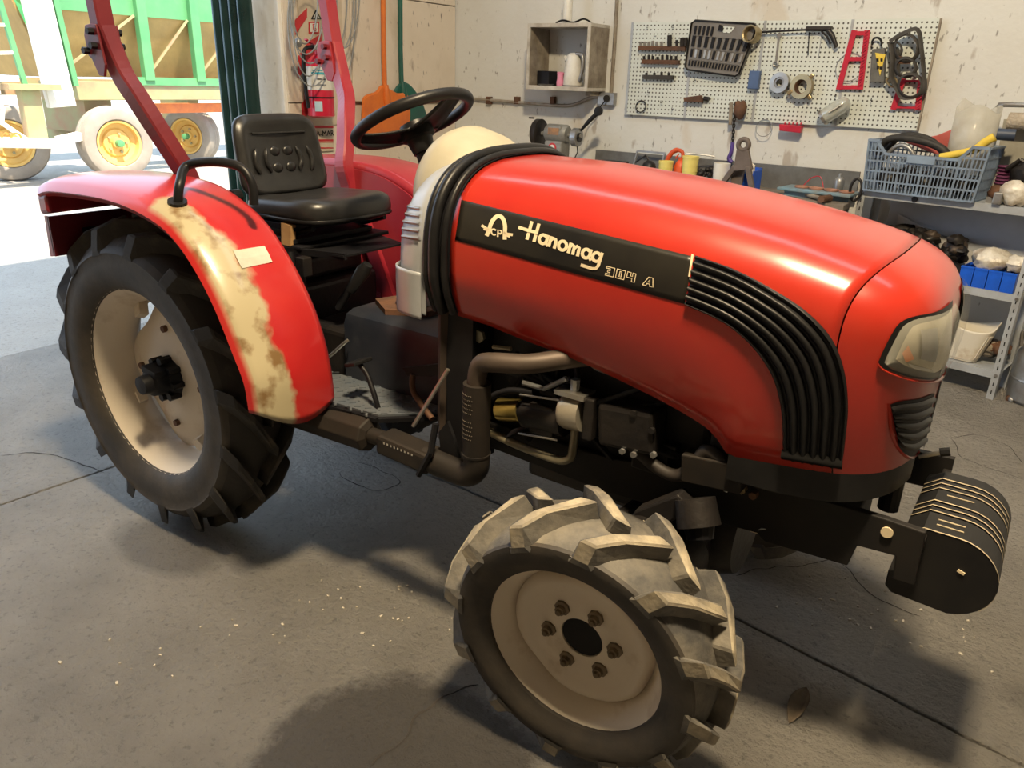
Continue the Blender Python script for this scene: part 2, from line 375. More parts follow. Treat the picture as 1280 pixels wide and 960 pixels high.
MB().add([(TRX-.3, 3.95, 1.36), (TRX-2.1, 3.95, 1.36), (TRX-2.1, 3.3, 3.1), (TRX-.1, 3.3, 3.1)], [(0, 1, 2, 3)]).build('front_slope_panel', TO, tr, solid=.03)
MB().bar((TRX+.05, 3.86, .98), (TRX+.05, 3.72, 3.0), .36, .1, (1, 0, 0)).build('front_post', TW, tr, bev=.01)
MB().bar((TRX+.06, 4.08, 1.25), (TRX+.06, 3.94, 3.0), .07, .1, (1, 0, 0)).build('post_edge', TG, tr)
for dy, dz in ((0, 0), (.22, .5), (-.5, .2)):
    MB().bar((TRX-.3, 4.1, 1.7+dz*.5), (TRX-1.6, 3.5+dy, 2.5+dz), .1, .06).build('chute_rib', TG, tr)
for y in (3.28, 2.92):
    MB().bar((TRX+.2, y+.1, 1.15), (TRX+.2, y-.12, 3.0), .06, .05, (1, 0, 0)).build('ladder_side', TG if y > 3 else TW, tr)
for k in range(5): MB().bar((TRX+.2, 2.95, 1.3+k*.32), (TRX+.2, 3.3, 1.32+k*.32), .04, .04).build('ladder_rung', TW, tr)
MB().bb((TRX+.02, 3.1, 1.2), (TRX+.35, 3.75, 1.27)).build('step_board', TR, tr)
MB().bb((TRX+.1, 3.28, .5), (TRX+.25, 3.52, 1.2)).build('support_leg', TR, tr, bev=.01)
MB().tube([(TRX+.2, 2.6, 1.3), (TRX+.2, 3.05, .98), (TRX+.2, 3.0, .8), (TRX+.2, 3.3, .55)], .035, 6).build('brace_rod', TW, tr)
MB().bar((TRX+.35, 1.4, .68), (TRX+.35, 3.72, .52), .12, .28, (1, 0, 0)).build('drawbar', TW, tr, bev=.015)
MB().bar((TRX+.2, 3.7, .56), (TRX-.05, 4.3, .62), .1, .18, (1, 0, 0)).build('drawbar_link', TW, tr)
tp = at(7, 170, 'x', TRX+.432)
MB.build(text_mb('gro', .3, frame((tp.x, tp.y, tp.z), (0, 1, -.07), (0, .07, 1)), .003), 'painted_lettering', ORANGE, tr, label='orange lettering on the white drawbar')
def twheel(c, R, wd, yaw, name):
    o = bpy.data.objects.new(name, MB().lathe([(R*.60, -wd*.36), (R*.66, -wd*.5), (R*.86, -wd*.52), (R*.95, -wd*.46), (R, -wd*.3), (R, -wd*.12), (R*.985, -wd*.1), (R*.985, -wd*.06), (R, -wd*.04), (R, wd*.04), (R*.985, wd*.06), (R*.985, wd*.1), (R, wd*.12), (R, wd*.3), (R*.95, wd*.46), (R*.86, wd*.52), (R*.66, wd*.5), (R*.6, wd*.36)], ax=(1, 0, 0), n=40, closed=True).mesh(name, TT, 35))
    COL.objects.link(o); o.parent = tr; o.location = V(c)-V((-10, 6, 0)); o.rotation_euler = (0, 0, yaw)
    def sub(nm, mb, mt, sm=35):
        q = bpy.data.objects.new(nm, mb.mesh(nm, mt, sm)); COL.objects.link(q); q.parent = o
    sub('rim', MB().lathe([(R*.6, -wd*.4), (R*.62, wd*.46), (R*.56, wd*.44), (R*.53, wd*.2), (R*.4, wd*.12), (R*.36, wd*.2), (R*.16, wd*.2), (R*.15, wd*.36), (.0, wd*.38)], ax=(1, 0, 0), n=36), TY)
    sub('hub_cap', MB().lathe([(R*.11, wd*.3), (R*.1, wd*.62), (0, wd*.64)], ax=(1, 0, 0), n=14), TG)
    for k in range(5):
        a = 2*PI*k/5; c_ = V((0, math.cos(a), math.sin(a)))*R*.26; sub('wheel_bolt', MB().cyl(c_+V((wd*.15, 0, 0)), c_+V((wd*.3, 0, 0)), R*.04, n=6), TR)
twheel((-9.1, 4.50, .49), .5, .36, -.12, 'trailer_wheel')
twheel((-10.0, 6.34, .46), .46, .34, -1.12, 'trailer_wheel')
twheel((-9.75, 3.35, .49), .5, .34, -.35, 'trailer_wheel')
MB().cyl((-9.75, 3.35, .5), (-11, 3.6, .5), .07).build('axle', TR, tr)
MB().bb((-10.9, 4.4, .44), (-9.2, 4.58, .6)).build('axle', TR, tr)
MB().bb((-10.6, 4.3, .6), (-9.4, 4.7, 1.07)).build('axle_support', TR, tr)
MB().bb((-10.8, 6.35, .4), (-10.0, 6.55, 1.07)).build('turntable_support', TR, tr)
MB().bb((-9.6, 5.4, .86), (-9.42, 7.0, 1.0)).build('tie_beam', ORANGE, tr)
# ---------------------------------------------------------------- the tractor
T = thing('tractor', (0.9, 0, 0), 'small red farm tractor with open seat and cream wheels on workshop floor', 'tractor')
ZT = [(1.1, 1.325), (1.35, 1.322), (1.58, 1.305), (1.75, 1.285), (1.9, 1.262), (2.07, 1.225), (2.25, 1.19)]
ZB = [(1.09, .951), (1.2, .943), (1.3, .928), (1.435, .912), (1.52, .898), (1.61, .879), (1.69, .861), (1.75, .844), (1.8, .827), (1.825, .81), (1.843, .79), (1.856, .775), (1.95, .785), (2.08, .80), (2.2, .815)]
ZB = [(x, z-.013) for x, z in ZB]
X0, XT, KM, ZC = 1.98, 2.2, 3.2, 1.06
def kx(x): return 1. if x <= X0 else max(0., 1-min(1., (x-X0)/(XT-X0))**KM)**(1/KM)
def hwx(x): return lerp(.322, .308, (x-1.1)/1.1)
def sect(x, q, zb=None, sc=1.):   # q in [-1.6,1.6]: |q|<=1 arch, beyond = vertical side
    k = kx(x); zt = interp(ZT, x); hw = hwx(x)*k*sc; zb = interp(ZB, x) if zb is None else zb
    s = -1 if q < 0 else 1; a = abs(q)
    if a <= 1:
        t = (1-a)*PI/2; y = hw*abs(math.cos(t))**(2/3.); z = ZC+(zt-ZC)*k*abs(math.sin(t))**(2/3.)*(1 if sc == 1 else 1+(sc-1)*.9)
    else:
        v = (a-1)/.6; y = hw*(1-.11*v**1.7); z = lerp(ZC, zb, v)
    return V((x, s*y, z))
QS = [-1.6+.6*i/7 for i in range(7)]+[-1+2*i/56 for i in range(57)]+[1+.6*(i+1)/7 for i in range(7)]
def seamx(q):
    a = min(1, abs(q)); return 2.092-.05*math.sin(a*PI/2)**2+(.03*(abs(q)-1)/.6 if abs(q) > 1 else 0)
def hood_rows(n, f): return [[f(i/n, q) for q in QS] for i in range(n+1)]
hood_mb = MB().grid(hood_rows(44, lambda s, q: sect(1.105+s*(seamx(q)-.0015-1.105), q))).flip()
def nosept(s, q):
    a = seamx(q)+.0015; u0 = (a-X0)/(XT-X0); ph0 = math.asin(u0**(KM/2)); ph = lerp(ph0, PI/2, s); u = math.sin(ph)**(2/KM)
    return sect(X0+u*(XT-X0), q)
nose_mb = MB().grid(hood_rows(26, nosept)).flip()
hood = hood_mb.build('hood', RED, T, smooth=50, solid=.006)
nose = nose_mb.build('grille_cowl', RED, T, smooth=50)
def bvh_of(*mbs):
    vs = []; fs = []
    for m_ in mbs:
        b = len(vs); vs += m_.v; fs += [tuple(b+i for i in f) for f in m_.f]
    return BVHTree.FromPolygons(vs, fs)
def fullpt(s, q):
    if s <= .6: return sect(1.04+(X0-1.04)*s/.6, q)
    return sect(X0+(XT-X0)*math.sin((s-.6)/.4*PI/2)**(2/KM), q)
HB = bvh_of(MB().grid(hood_rows(110, fullpt)))
def hit(bv, px, py, off=0.):
    d = ray(px, py).normalized(); p, n, i, t = bv.ray_cast(CAM, d)
    for k_ in range(1, 60):
        if p is not None: break
        for e_, f_ in ((0, -k_), (-k_, 0), (k_, 0)):
            d = ray(px+e_, py+f_).normalized(); p, n, i, t = bv.ray_cast(CAM, d)
            if p is not None: break
    if n.dot(d) > 0: n = -n
    return p+n*off
def pl(pts, k):     # resample a pixel polyline to k points
    P = [V((x, y, 0)) for x, y in pts]; D = [0]
    for a, b in zip(P, P[1:]): D.append(D[-1]+(b-a).length)
    out = []
    for i in range(k):
        t = D[-1]*i/(k-1)
        for j in range(len(P)-1):
            if t <= D[j+1]+1e-9: out.append(P[j].lerp(P[j+1], (t-D[j])/max(1e-9, D[j+1]-D[j]))); break
    return out
def strip(bv, A, B, n, mrows, off, v0=0., v1=1., A2=None):
    a = pl(A, n); b = pl(B, n); rows = []
    for i in range(mrows+1):
        v = lerp(v0, v1, i/mrows); o = off(i/mrows) if callable(off) else off
        rows.append([hit(bv, *(a[j].lerp(b[j], v))[:2], o) for j in range(n)])
    return MB().grid(rows).flip()
def spl(pts, k=6): return [(p.x, p.y) for p in smoothpath([(x, y, 0) for x, y in pts], k)]
DECAL = mat('black_decal', (.010, .010, .011), .35, 0, (.03, .027, .021), 3, spec=.3)
dT = [(577, 250), (867, 321)]; dB = [(569, 300), (856, 380)]
decal = strip(HB, dT, dB, 40, 8, .0015).build('side_decal', DECAL, T, smooth=60, solid=.001)
strip(HB, [(865, 318), (868, 319)], [(861, 346), (863, 346)], 2, 2, .004).build('decal_edge', CREAM, T)
# grille: black surround and five curved louvres
gO = spl([(870, 320), (920, 338), (970, 364), (1010, 391), (1040, 424), (1055, 462), (1060, 505), (1057, 545), (1052, 583)])
gI = spl([(857, 381), (905, 403), (940, 432), (965, 468), (976, 505), (979, 540), (979, 555), (980, 563), (980, 571)])
strip(HB, gO, gI, 48, 16, .002).build('side_grille', BLACKM, T, smooth=60, solid=.002)
for side in (0,):
    strip(HB, gO, gI, 48, 4, lambda t: .004+.005*math.sin(PI*t), 0, .07).build('grille_rim', BLACKP, T, smooth=60)
    strip(HB, gO, gI, 48, 4, lambda t: .004+.005*math.sin(PI*t), .93, 1).build('grille_rim', BLACKP, T, smooth=60)
    for k in range(5):
        a = .09+k*.165
        strip(HB, gO, gI, 48, 6, lambda t: .003+.013*math.sin(PI*t)**.7*(1-t*.5), a+.015, a+.15).build('louvre', BLACKP, T, smooth=60)
strip(HB, [(978, 560), (1053, 572)], [(980, 573), (1052, 585)], 14, 6, lambda t: .004+.014*math.sin(PI*t)).build('grille_rim', mat('matt_black_trim', (.006, .006, .006), .85, spec=.1), T, smooth=60)
gm = strip(HB, gO, gI, 32, 6, .004).mirror().build('side_grille', BLACKM, T, smooth=60)
# headlight
hT = spl([(1097, 452), (1108, 428), (1122, 405), (1140, 396), (1165, 391), (1180, 384), (1189, 375)])
hB = spl([(1097, 452), (1103, 459), (1120, 466), (1140, 472), (1165, 474), (1178, 466), (1185, 455)])
hl_mb = strip(HB, hT, hB, 26, 10, .003)
hl = hl_mb.build('headlight', BLACKP, T, smooth=60)
hl2 = hl_mb.mirror().build('headlight', BLACKP, T, smooth=60)
iT = spl([(1118, 448), (1127, 428), (1138, 409), (1150, 404), (1170, 399), (1181, 393), (1187, 386)])
iB = spl([(1118, 448), (1126, 454), (1140, 460), (1154, 464), (1167, 465), (1176, 459), (1183, 450)])
rf_mb = strip(HB, iT, iB, 22, 8, lambda t: .004+.003*math.sin(PI*t)); rf_mb.build('reflector', REFL, hl, smooth=60); rf_mb.mirror().build('reflector', REFL, hl2, smooth=60)
strip(HB, [(1146, 412), (1166, 409)], [(1146, 447), (1164, 452)], 6, 6, lambda t: .008+.004*math.sin(PI*t)).build('lamp_unit', GREYM, hl, smooth=60)
strip(HB, [(1124, 440), (1131, 430)], [(1128, 451), (1138, 447)], 5, 4, .009).build('indicator', AMBER, hl)
strip(HB, [(1131, 452), (1135, 454), (1160, 461)], [(1133, 456), (1138, 459), (1160, 464)], 6, 2, .009).build('chrome_strip', STEEL, hl)
lens_mb = strip(HB, spl([(1103, 451), (1112, 431), (1125, 408), (1142, 399), (1166, 394), (1180, 388), (1188, 379)]), spl([(1103, 452), (1109, 458), (1124, 464), (1142, 469), (1165, 470), (1177, 463), (1184, 453)]), 26, 10, lambda t: .009+.012*math.sin(PI*t)**.6)
lens_mb.build('lens', LENS, hl, smooth=60); lens_mb.mirror().build('lens', LENS, hl2, smooth=60)
strip(HB, spl([(1097, 452), (1103, 460), (1120, 468), (1140, 474), (1165, 476), (1178, 468), (1185, 457)]), spl([(1096, 456), (1102, 463), (1120, 471), (1140, 477), (1165, 479), (1179, 471), (1185, 460)]), 26, 3, lambda t: .002+.004*math.sin(PI*t)).build('headlight_trim', RED, hl, smooth=60)
# lower nose grille
nT = spl([(1112, 505), (1125, 501), (1148, 498), (1167, 491)]); nB = spl([(1123, 558), (1129, 567), (1141, 570), (1153, 561)])
ng_mb = strip(HB, nT, nB, 18, 10, .002)
ng = ng_mb.build('nose_grille', BLACKM, T, smooth=60); ng_mb.mirror().build('nose_grille', BLACKM, T, smooth=60)
for k in range(5):
    strip(HB, nT, nB, 18, 4, lambda t: .003+.006*math.sin(PI*t), .06+k*.18, .18+k*.18).build('louvre', BLACKP, ng, smooth=60)
strip(HB, spl([(1109, 504), (1112, 540), (1122, 563), (1133, 573), (1143, 574), (1154, 565)]), spl([(1112, 505), (1115, 538), (1125, 560), (1135, 569), (1142, 570), (1152, 562)]), 22, 2, lambda t: .001+.005*math.sin(PI*t)).build('grille_trim', RED, ng, smooth=60)
# black skirt below the nose
rows = []
for i in range(27):
    s = i/26; x = lerp(1.858, XT-.002, 1-(1-s)**2)
    zb = interp(ZB, x); z1 = interp([(1.858, .705), (1.96, .708), (2.09, .722), (2.2, .745)], x)
    rows.append([V((x, -hwx(x)*kx(x)*.89*f, z)) for f, z in ((1, zb+.004), (1, lerp(zb, z1, .5)), (1, z1), (.9, z1-.004))])
sk = MB().grid(rows); sk.build('lower_skirt', BLACKP, T, smooth=50); sk.mirror().build('lower_skirt', BLACKP, T, smooth=50)
# rubber gasket between hood and dash
for x, r, sc, nm in ((1.096, .010, 1.035, 'hood_gasket'), (1.068, .014, 1.06, 'hood_gasket'), (1.042, .010, 1.045, 'hood_gasket')):
    MB().tube([sect(x, -1.6+3.2*i/70, .945, sc) for i in range(71)], r, 8).build(nm, BLACKP, T, smooth=60)
MB().grid([[sect(x, -1.6+3.2*i/60, .945, 1.02) for i in range(61)] for x in (1.03, 1.11)]).build('gasket_band', BLACKM, T, smooth=60)
# silver dash cowl
cw = [(.892, .20, 1.20), (.8935, .235, 1.225), (.897, .26, 1.245), (.904, .28, 1.263), (.915, .298, 1.28), (.93, .311, 1.294), (.95, .321, 1.307), (.985, .33, 1.32), (1.035, .336, 1.33)]
def csec(hw, zt, q, zb, x, n=3., zc=1.0):
    s = -1 if q < 0 else 1; a = abs(q)
    if a <= 1:
        t = (1-a)*PI/2; return V((x, s*hw*math.cos(t)**(2/n), zc+(zt-zc)*math.sin(t)**(2/n)))
    v = (a-1)/.6; return V((x, s*hw, lerp(zc, zb, v)))
cowl_mb = MB().grid([[csec(hw, zt, -1.6+3.2*i/64, .935, x) for i in range(65)] for x, hw, zt in cw]).flip()
cowl_mb.build('dash_cowl', SILVERC, T, smooth=50, solid=.004)
CB = bvh_of(cowl_mb)
strip(CB, [(502, 252), (529, 258)], [(499, 296), (527, 300)], 8, 8, .002).build('vent_panel', SILVERC, T, smooth=60)
for k in range(5):
    y = 256+k*9.3
    strip(CB, [(506-k*.5, y), (526-k*.3, y+3)], [(506-k*.5, y+4.5), (526-k*.3, y+7.5)], 6, 4, lambda t: .0025+.004*math.sin(PI*t)).build('vent_louvre', GREYM, T, smooth=60)
# lower bulge of the cowl
MB().grid([[csec(hw+.012, zt, -(1.6-.55*i/14), .925, x-.006, 3., 1.06) for i in range(15)] for x, hw, zt in cw]).flip().build('cowl_lower_panel', SILVERC, T, smooth=50, solid=.003)
# beige instrument binnacle
rows = []
for i in range(19):
    s = i/18; x = lerp(.80, 1.06, s); k = math.sin(PI*min(1, .5*min(1, s*1.5)+.0)) if s < .66 else 1
    k = max(.02, (1-(1-min(1, s/.45))**2.4)**.5); hw = .20*k; zt = interp([(0, 1.25), (.12, 1.33), (.3, 1.38), (.45, 1.392), (.7, 1.375), (1, 1.325)], s)
    rows.append([csec(hw, zt, -1.6+3.2*j/40, 1.14, x, 2.2, 1.2) for j in range(41)])
MB().grid(rows).build('instrument_binnacle', OLIVE, T, smooth=60)
# lettering on the decal: strokes laid on the hood skin
def strokes(poly_list, org, ux, vy, wd, name, mt, off=.003, shear=.3):
    mb = MB()
    for P in poly_list:
        P = [V((org[0]+ux[0]*(u+shear*v)+vy[0]*v, org[1]+ux[1]*(u+shear*v)+vy[1]*v, 0)) for u, v in P]
        L_, R_ = [], []
        for i, p in enumerate(P):
            t = (P[min(i+1, len(P)-1)]-P[max(0, i-1)])
            if t.length < 1e-6: t = V((1, 0, 0))
            t.normalize(); n = V((-t.y, t.x, 0))*wd/2
            e = t*(wd*.3 if i == len(P)-1 else (-wd*.3 if i == 0 else 0))
            L_.append(hit(HB, *(p+n+e)[:2], off)); R_.append(hit(HB, *(p-n+e)[:2], off))
        mb.grid([L_, R_])
    return mb.build(name, mt, decal)
def arc(cx, cy, rx, ry, a0, a1, n=12): return [(cx+rx*math.cos(math.radians(lerp(a0, a1, i/n))), cy+ry*math.sin(math.radians(lerp(a0, a1, i/n)))) for i in range(n+1)]
H = [[(.12, 0), (.12, 1.05)], [(.5, 0), (.5, 1.05)], [(-.42, .5), (0, .5), (.52, .55)]]
def la(x): return [arc(x+.2, .27, .2, .27, 60, 330), [(x+.4, .56), (x+.4, .1), (x+.5, 0)]]
H += la(.72)
H += [[(1.3, 0), (1.3, .55)], [(1.3, .35), (1.42, .52), (1.55, .5), (1.6, .35), (1.6, 0)]]
H += [arc(1.98, .28, .21, .28, 0, 360, 16)]
H += [[(2.36, 0), (2.36, .55)], [(2.36, .35), (2.47, .53), (2.58, .48), (2.6, 0)], [(2.6, .35), (2.72, .53), (2.84, .48), (2.86, 0)]]
H += la(3.06)
H += [arc(3.82, .27, .2, .27, 50, 360), [(4.05, .58), (4.03, -.2), (3.95, -.42), (3.75, -.5), (3.2, -.5)]]
strokes(H, (657, 297.5), (23.0, 7.6), (-1.5, -21.5), 4.0, 'brand_script', CREAM)
A_ = [arc(0, -.02, .36, 1.0, 6, 174, 16), [(.36, .05), (.40, -.3)], [(-.36, .05), (-.42, -.3)]]
strokes(A_, (622, 290), (27, 5.5), (2, -20), 5.0, 'logo_arch', CREAM, shear=0.05)
strokes([[(-.72, .18), (-.5, .06), (-.3, .08), (-.32, 0), (-.6, .02)]], (622, 290), (26, 5.5), (2, -20), 3.4, 'logo_wing', CREAM, shear=0)
strokes([[(.72, .02), (.5, 0), (.3, .06), (.32, -.02), (.6, -.1)]], (622, 290), (26, 5.5), (2, -20), 3.4, 'logo_wing', CREAM, shear=0)
strokes([arc(-.12, 0, .1, .16, 50, 310), [(.04, -.2), (.04, .16), (.16, .16), (.18, .05), (.14, -.02), (.04, -.02)]], (622, 291), (32, 7), (1, -22), 2.0, 'logo_letters', CREAM, shear=0)
N3 = [[(0, 1), (.7, 1), (.7, 0), (0, 0), (0, .2), (.35, .2), (.35, .4), (.15, .4), (.15, .6), (.35, .6), (.35, .8), (0, .8), (0, 1)],
      [(.9, 1), (1.6, 1), (1.6, 0), (.9, 0), (.9, 1)], [(1.17, .8), (1.32, .8), (1.32, .2), (1.17, .2), (1.17, .8)],
      [(1.8, 1), (2.1, 1), (2.1, .6), (2.25, .6), (2.25, 1), (2.5, 1), (2.5, 0), (2.25, 0), (2.25, .38), (1.8, .38), (1.8, 1)],
      [(3.2, 0), (3.6, 1), (3.95, 1), (4.1, 0), (3.8, 0), (3.78, .25), (3.55, .25), (3.48, 0), (3.2, 0)], [(3.62, .45), (3.76, .45), (3.74, .75), (3.62, .45)]]
strokes(N3, (757, 343.5), (14.6, 3.75), (-1, -11.5), 1.15, 'model_number', CREAM, shear=.22)
# ---------------- wheels
def wheel(kind, c, rot, R, tprof, lugst, nl, slope, hwl, dm, ds, rth, cm):
    cl = V(c)-V((.9, 0, 0))
    tire = bpy.data.objects.new(kind+'_tire', MB().lathe(tprof, ax=(0, 1, 0), n=72, closed=True).mesh(kind+'_tire', ds, 50)); COL.objects.link(tire)
    tire.data.materials.append(cm)
    for pg_ in tire.data.polygons:
        if math.hypot(pg_.center.x, pg_.center.z) > rth: pg_.material_index = 1
    tire.parent = T; tire.location = cl; tire.rotation_euler = rot
    lug_me = []
    for sgn in (1, -1):
        mb = MB(); n = len(lugst); vs = []
        for (y, rb, rt) in lugst:
            th = slope*(y-lugst[0][0]); 
            for rr_, hh, lead in ((rb, hwl*1.45, 0), (rt, hwl, 0)):
                for s in (-1, 1):
                    a = th+s*hh/rr_; vs.append(V((rr_*math.sin(a), y*sgn, rr_*math.cos(a))))
        f = []
        for i in range(n-1):
            b = i*4; e = b+4
            f += [(b, e, e+2, b+2), (b+3, e+3, e+1, b+1), (b+2, e+2, e+3, b+3)]
        f += [(0, 2, 3, 1), ((n-1)*4, (n-1)*4+1, (n-1)*4+3, (n-1)*4+2)]
        if sgn < 0: f = [q[::-1] for q in f]
        mb.add(vs, f); me_ = mb.mesh('tread_lug', dm); me_.materials.append(cm)
        for pi_, pg_ in enumerate(me_.polygons): pg_.material_index = 0 if (pi_ < 3*(n-1) and pi_ % 3 == 2) else 1
        lug_me.append(me_)
    for k in range(nl):
        for s in (0, 1):
            o = bpy.data.objects.new('tread_lug', lug_me[s]); COL.objects.link(o); o.parent = tire
            o.rotation_euler = (0, 2*PI*(k+.5*s)/nl, 0)
            md = o.modifiers.new('bevel', 'BEVEL'); md.width = .004; md.segments = 1
    return tire, cl
def wpart(name, mb, mt, parent, sm=35, **k):
    o = bpy.data.objects.new(name, mb.mesh(name, mt, sm)); COL.objects.link(o); o.parent = parent; tag(o, **k); return o
RIMR = mat('rusty_rim_edge', (.12, .075, .045), .8, 0, (.6, .5, .38), 22, lo=.45, hi=.6)
ARCH = mat('dusty_red_under', (.2, .02, .02), .6)
def rear(c, rot):
    tp = [(.315, -.085), (.33, -.1), (.36, -.112), (.40, -.116), (.43, -.113), (.436, -.116), (.444, -.112), (.456, -.1), (.475, -.083), (.49, -.052), (.497, -.02), (.499, 0)]
    tp = tp+[(r, -y) for r, y in tp[-2::-1]]
    t, cl = wheel('rear', c, rot, .546, tp, [(-.117, .432, .446), (-.106, .45, .512), (-.066, .47, .537), (.012, .487, .546)], 15, 3.2, .019, TIRE_D2, TIRE_S, .46, TIRE_D2)
    rm = wpart('rear_rim', MB().lathe([(.318, -.088), (.330, -.094), (.327, -.085), (.312, -.075), (.302, -.055), (.292, -.02), (.275, .0), (.275, .05), (.3, .07), (.325, .09), (.318, .088), (.295, .075), (.268, .05), (.268, -.0)], ax=(0, 1, 0), n=64, closed=True), RIMW, T)
    rm.location = cl; rm.rotation_euler = rot
    wpart('rim_edge', MB().lathe([(.329, -.09), (.333, -.093), (.331, -.097), (.326, -.0955)], ax=(0, 1, 0), n=64, closed=True), RIMR, rm)
    n = 64; rows = []
    for f, y in ((1, .035), (.93, .03), (.7, .012), (.45, .005), (.2, .004), (.0, .004)):
        rows.append([V((math.sin(2*PI*j/n)*f, y, math.cos(2*PI*j/n)*f))*1 for j in range(n)])
    for r_ in rows:
        for j, p in enumerate(r_):
            rad = .243+.026*math.cos(4*(2*PI*j/n)+.4); p.x *= rad; p.z *= rad
    wpart('wheel_disc', MB().grid(rows, True), RIMW, rm, 60)
    for k in range(4):
        a = 2*PI*k/4+.9; d = V((math.sin(a), 0, math.cos(a))); wpart('disc_clamp', MB().bar(d*.225+V((0, .0, 0)), d*.285+V((0, .02, 0)), .04, .03, (0, 1, 0)), RIMW, rm)
        a += .55; d = V((math.sin(a), 0, math.cos(a))); wpart('disc_bolt', MB().cyl(d*.17+V((0, -.004, 0)), d*.17+V((0, .01, 0)), .012, n=6), RUST, rm)
    hb = wpart('hub', MB().lathe([(.0, -.108), (.03, -.105), (.034, -.075), (.046, -.07), (.05, -.03), (.062, -.02), (.072, .01), (.0, .02)], ax=(0, 1, 0), n=24), BLACKM, rm)
    for k in range(8):
        a = 2*PI*k/8; d = V((math.sin(a), 0, math.cos(a)))*.066; wpart('hub_nut', MB().cyl(d+V((0, -.036, 0)), d+V((0, .005, 0)), .0145, n=6), BLACKM, rm)
    wpart('hub_clamp', MB().box((0, -.045, .04), (.075, .06, .022)), BLACKM, rm)
TIRE_D2 = mat('dark_tread_rubber', (.026, .024, .022), .7, 0, (.16, .13, .085), 4, .8, lo=.52, hi=.75, bump=.15, bscale=60)
rear((0, -.46, .546), (0, .13, 0)); rear((0, .46, .546), (0, 0, PI))
def front(c, rot):
    tp = [(.212, -.078), (.228, -.09), (.25, -.1), (.275, -.1), (.285, -.098), (.289, -.09), (.298, -.075), (.307, -.04), (.310, 0)]
    tp = tp+[(r, -y) for r, y in tp[-2::-1]]
    t, cl = wheel('front', c, rot, .352, tp, [(-.103, .272, .284), (-.095, .286, .330), (-.055, .297, .345), (.014, .303, .352)], 12, 3.4, .0195, TIRE_D, TIRE_S, .292, TIRE_C)
    rm = wpart('front_rim', MB().lathe([(.214, -.072), (.226, -.078), (.223, -.068), (.210, -.062), (.203, -.045), (.196, -.02), (.176, -.005), (.176, .03), (.205, .06), (.224, .078), (.214, .072), (.2, .06), (.17, .03), (.17, -.005)], ax=(0, 1, 0), n=64, closed=True), RIMW, T)
    rm.location = cl; rm.rotation_euler = rot
    wpart('rim_edge', MB().lathe([(.2245, -.074), (.228, -.077), (.226, -.081), (.2215, -.0795)], ax=(0, 1, 0), n=64, closed=True), RIMR, rm)
    n = 64; rows = []
    for f, y in ((1, -.002), (.955, -.022), (.90, -.032), (.82, -.032), (.74, -.026), (.64, -.02), (.55, -.022), (.32, -.024), (.285, -.022), (.28, .01)):
        rows.append([V((math.sin(2*PI*j/n)*f, y, math.cos(2*PI*j/n)*f)) for j in range(n)])
    for i, r_ in enumerate(rows):
        for j, p in enumerate(r_):
            rad = .181-(.012*max(0, math.cos(3*(2*PI*j/n)+1.2))**2 if i < 3 else 0); p.x *= rad; p.z *= rad
    wpart('wheel_disc', MB().grid(rows, True), RIMW, rm, 60)
    wpart('hub_bore', MB().lathe([(.0, .03), (.05, .03), (.05, -.019), (.045, -.0195), (.0, -.0195)], ax=(0, 1, 0), n=24), BLACKM, rm)
    for k in range(6):
        a = 2*PI*k/6+.32; d = V((math.sin(a), 0, math.cos(a)))*.083
        wpart('wheel_nut', MB().lathe([(.019, .0), (.019, .006), (.013, .009), (.012, .018), (.008, .019), (.007, .025), (.0, .026)], d+V((0, -.022, 0)), (0, -1, 0), 8), NUTM, rm, 30)
NUTM = mat('bronze_grey_nut', (.22, .17, .11), .45, .5, (.12, .09, .06), 30)
ax_ = V((-.068, .994, .087))
front(V((1.676, -.597, .349))+ax_*.072, (.087, .1, .068)); front((1.676, .60, .352), (.06, 0, PI+.068))
# ---------------- fenders
FEND = mat('fender_paint', (.42, .016, .018), .33, 0, (.48, .03, .025), 4, coat=.5); 
N, L, b = nodes(FEND)
col = b.inputs['Base Color'].links[0].from_socket
gp = N.new('ShaderNodeNewGeometry'); sx = N.new('ShaderNodeSeparateXYZ'); L.new(gp.outputs['Position'], sx.inputs[0])
nz = N.new('ShaderNodeTexNoise'); nz.inputs['Scale'].default_value = 9; nz.inputs['Detail'].default_value = 6; L.new(gp.outputs['Position'], nz.inputs['Vector'])
def mth(op, a, c, clamp=False):
    q = N.new('ShaderNodeMath'); q.operation = op; q.use_clamp = clamp
    for i, x in enumerate((a, c)):
        if isinstance(x, (int, float)): q.inputs[i].default_value = x
        else: L.new(x, q.inputs[i])
    return q.outputs[0]
jit = mth('MULTIPLY', mth('SUBTRACT', nz.outputs['Fac'], .5), .16)
f1 = mth('MULTIPLY', mth('SUBTRACT', mth('ADD', jit, -.515), sx.outputs[1]), 45, True)      # outer strip
f2 = mth('MULTIPLY', mth('SUBTRACT', mth('ADD', sx.outputs[0], jit), .27), 30, True)
f3 = mth('MULTIPLY', mth('ADD', sx.outputs[1], .625), 90, True)
fac = mth('MULTIPLY', mth('MULTIPLY', f1, f2), f3)
n2 = N.new('ShaderNodeTexNoise'); n2.inputs['Scale'].default_value = 16; n2.inputs['Detail'].default_value = 5; L.new(gp.outputs['Position'], n2.inputs['Vector'])
rmp = N.new('ShaderNodeMapRange'); rmp.inputs[1].default_value = .5; rmp.inputs[2].default_value = .66; L.new(n2.outputs['Fac'], rmp.inputs[0])
mw = N.new('ShaderNodeMix'); mw.data_type = 'RGBA'; mw.inputs[6].default_value = (.44, .38, .24, 1); mw.inputs[7].default_value = (.2, .12, .05, 1); L.new(rmp.outputs[0], mw.inputs[0])
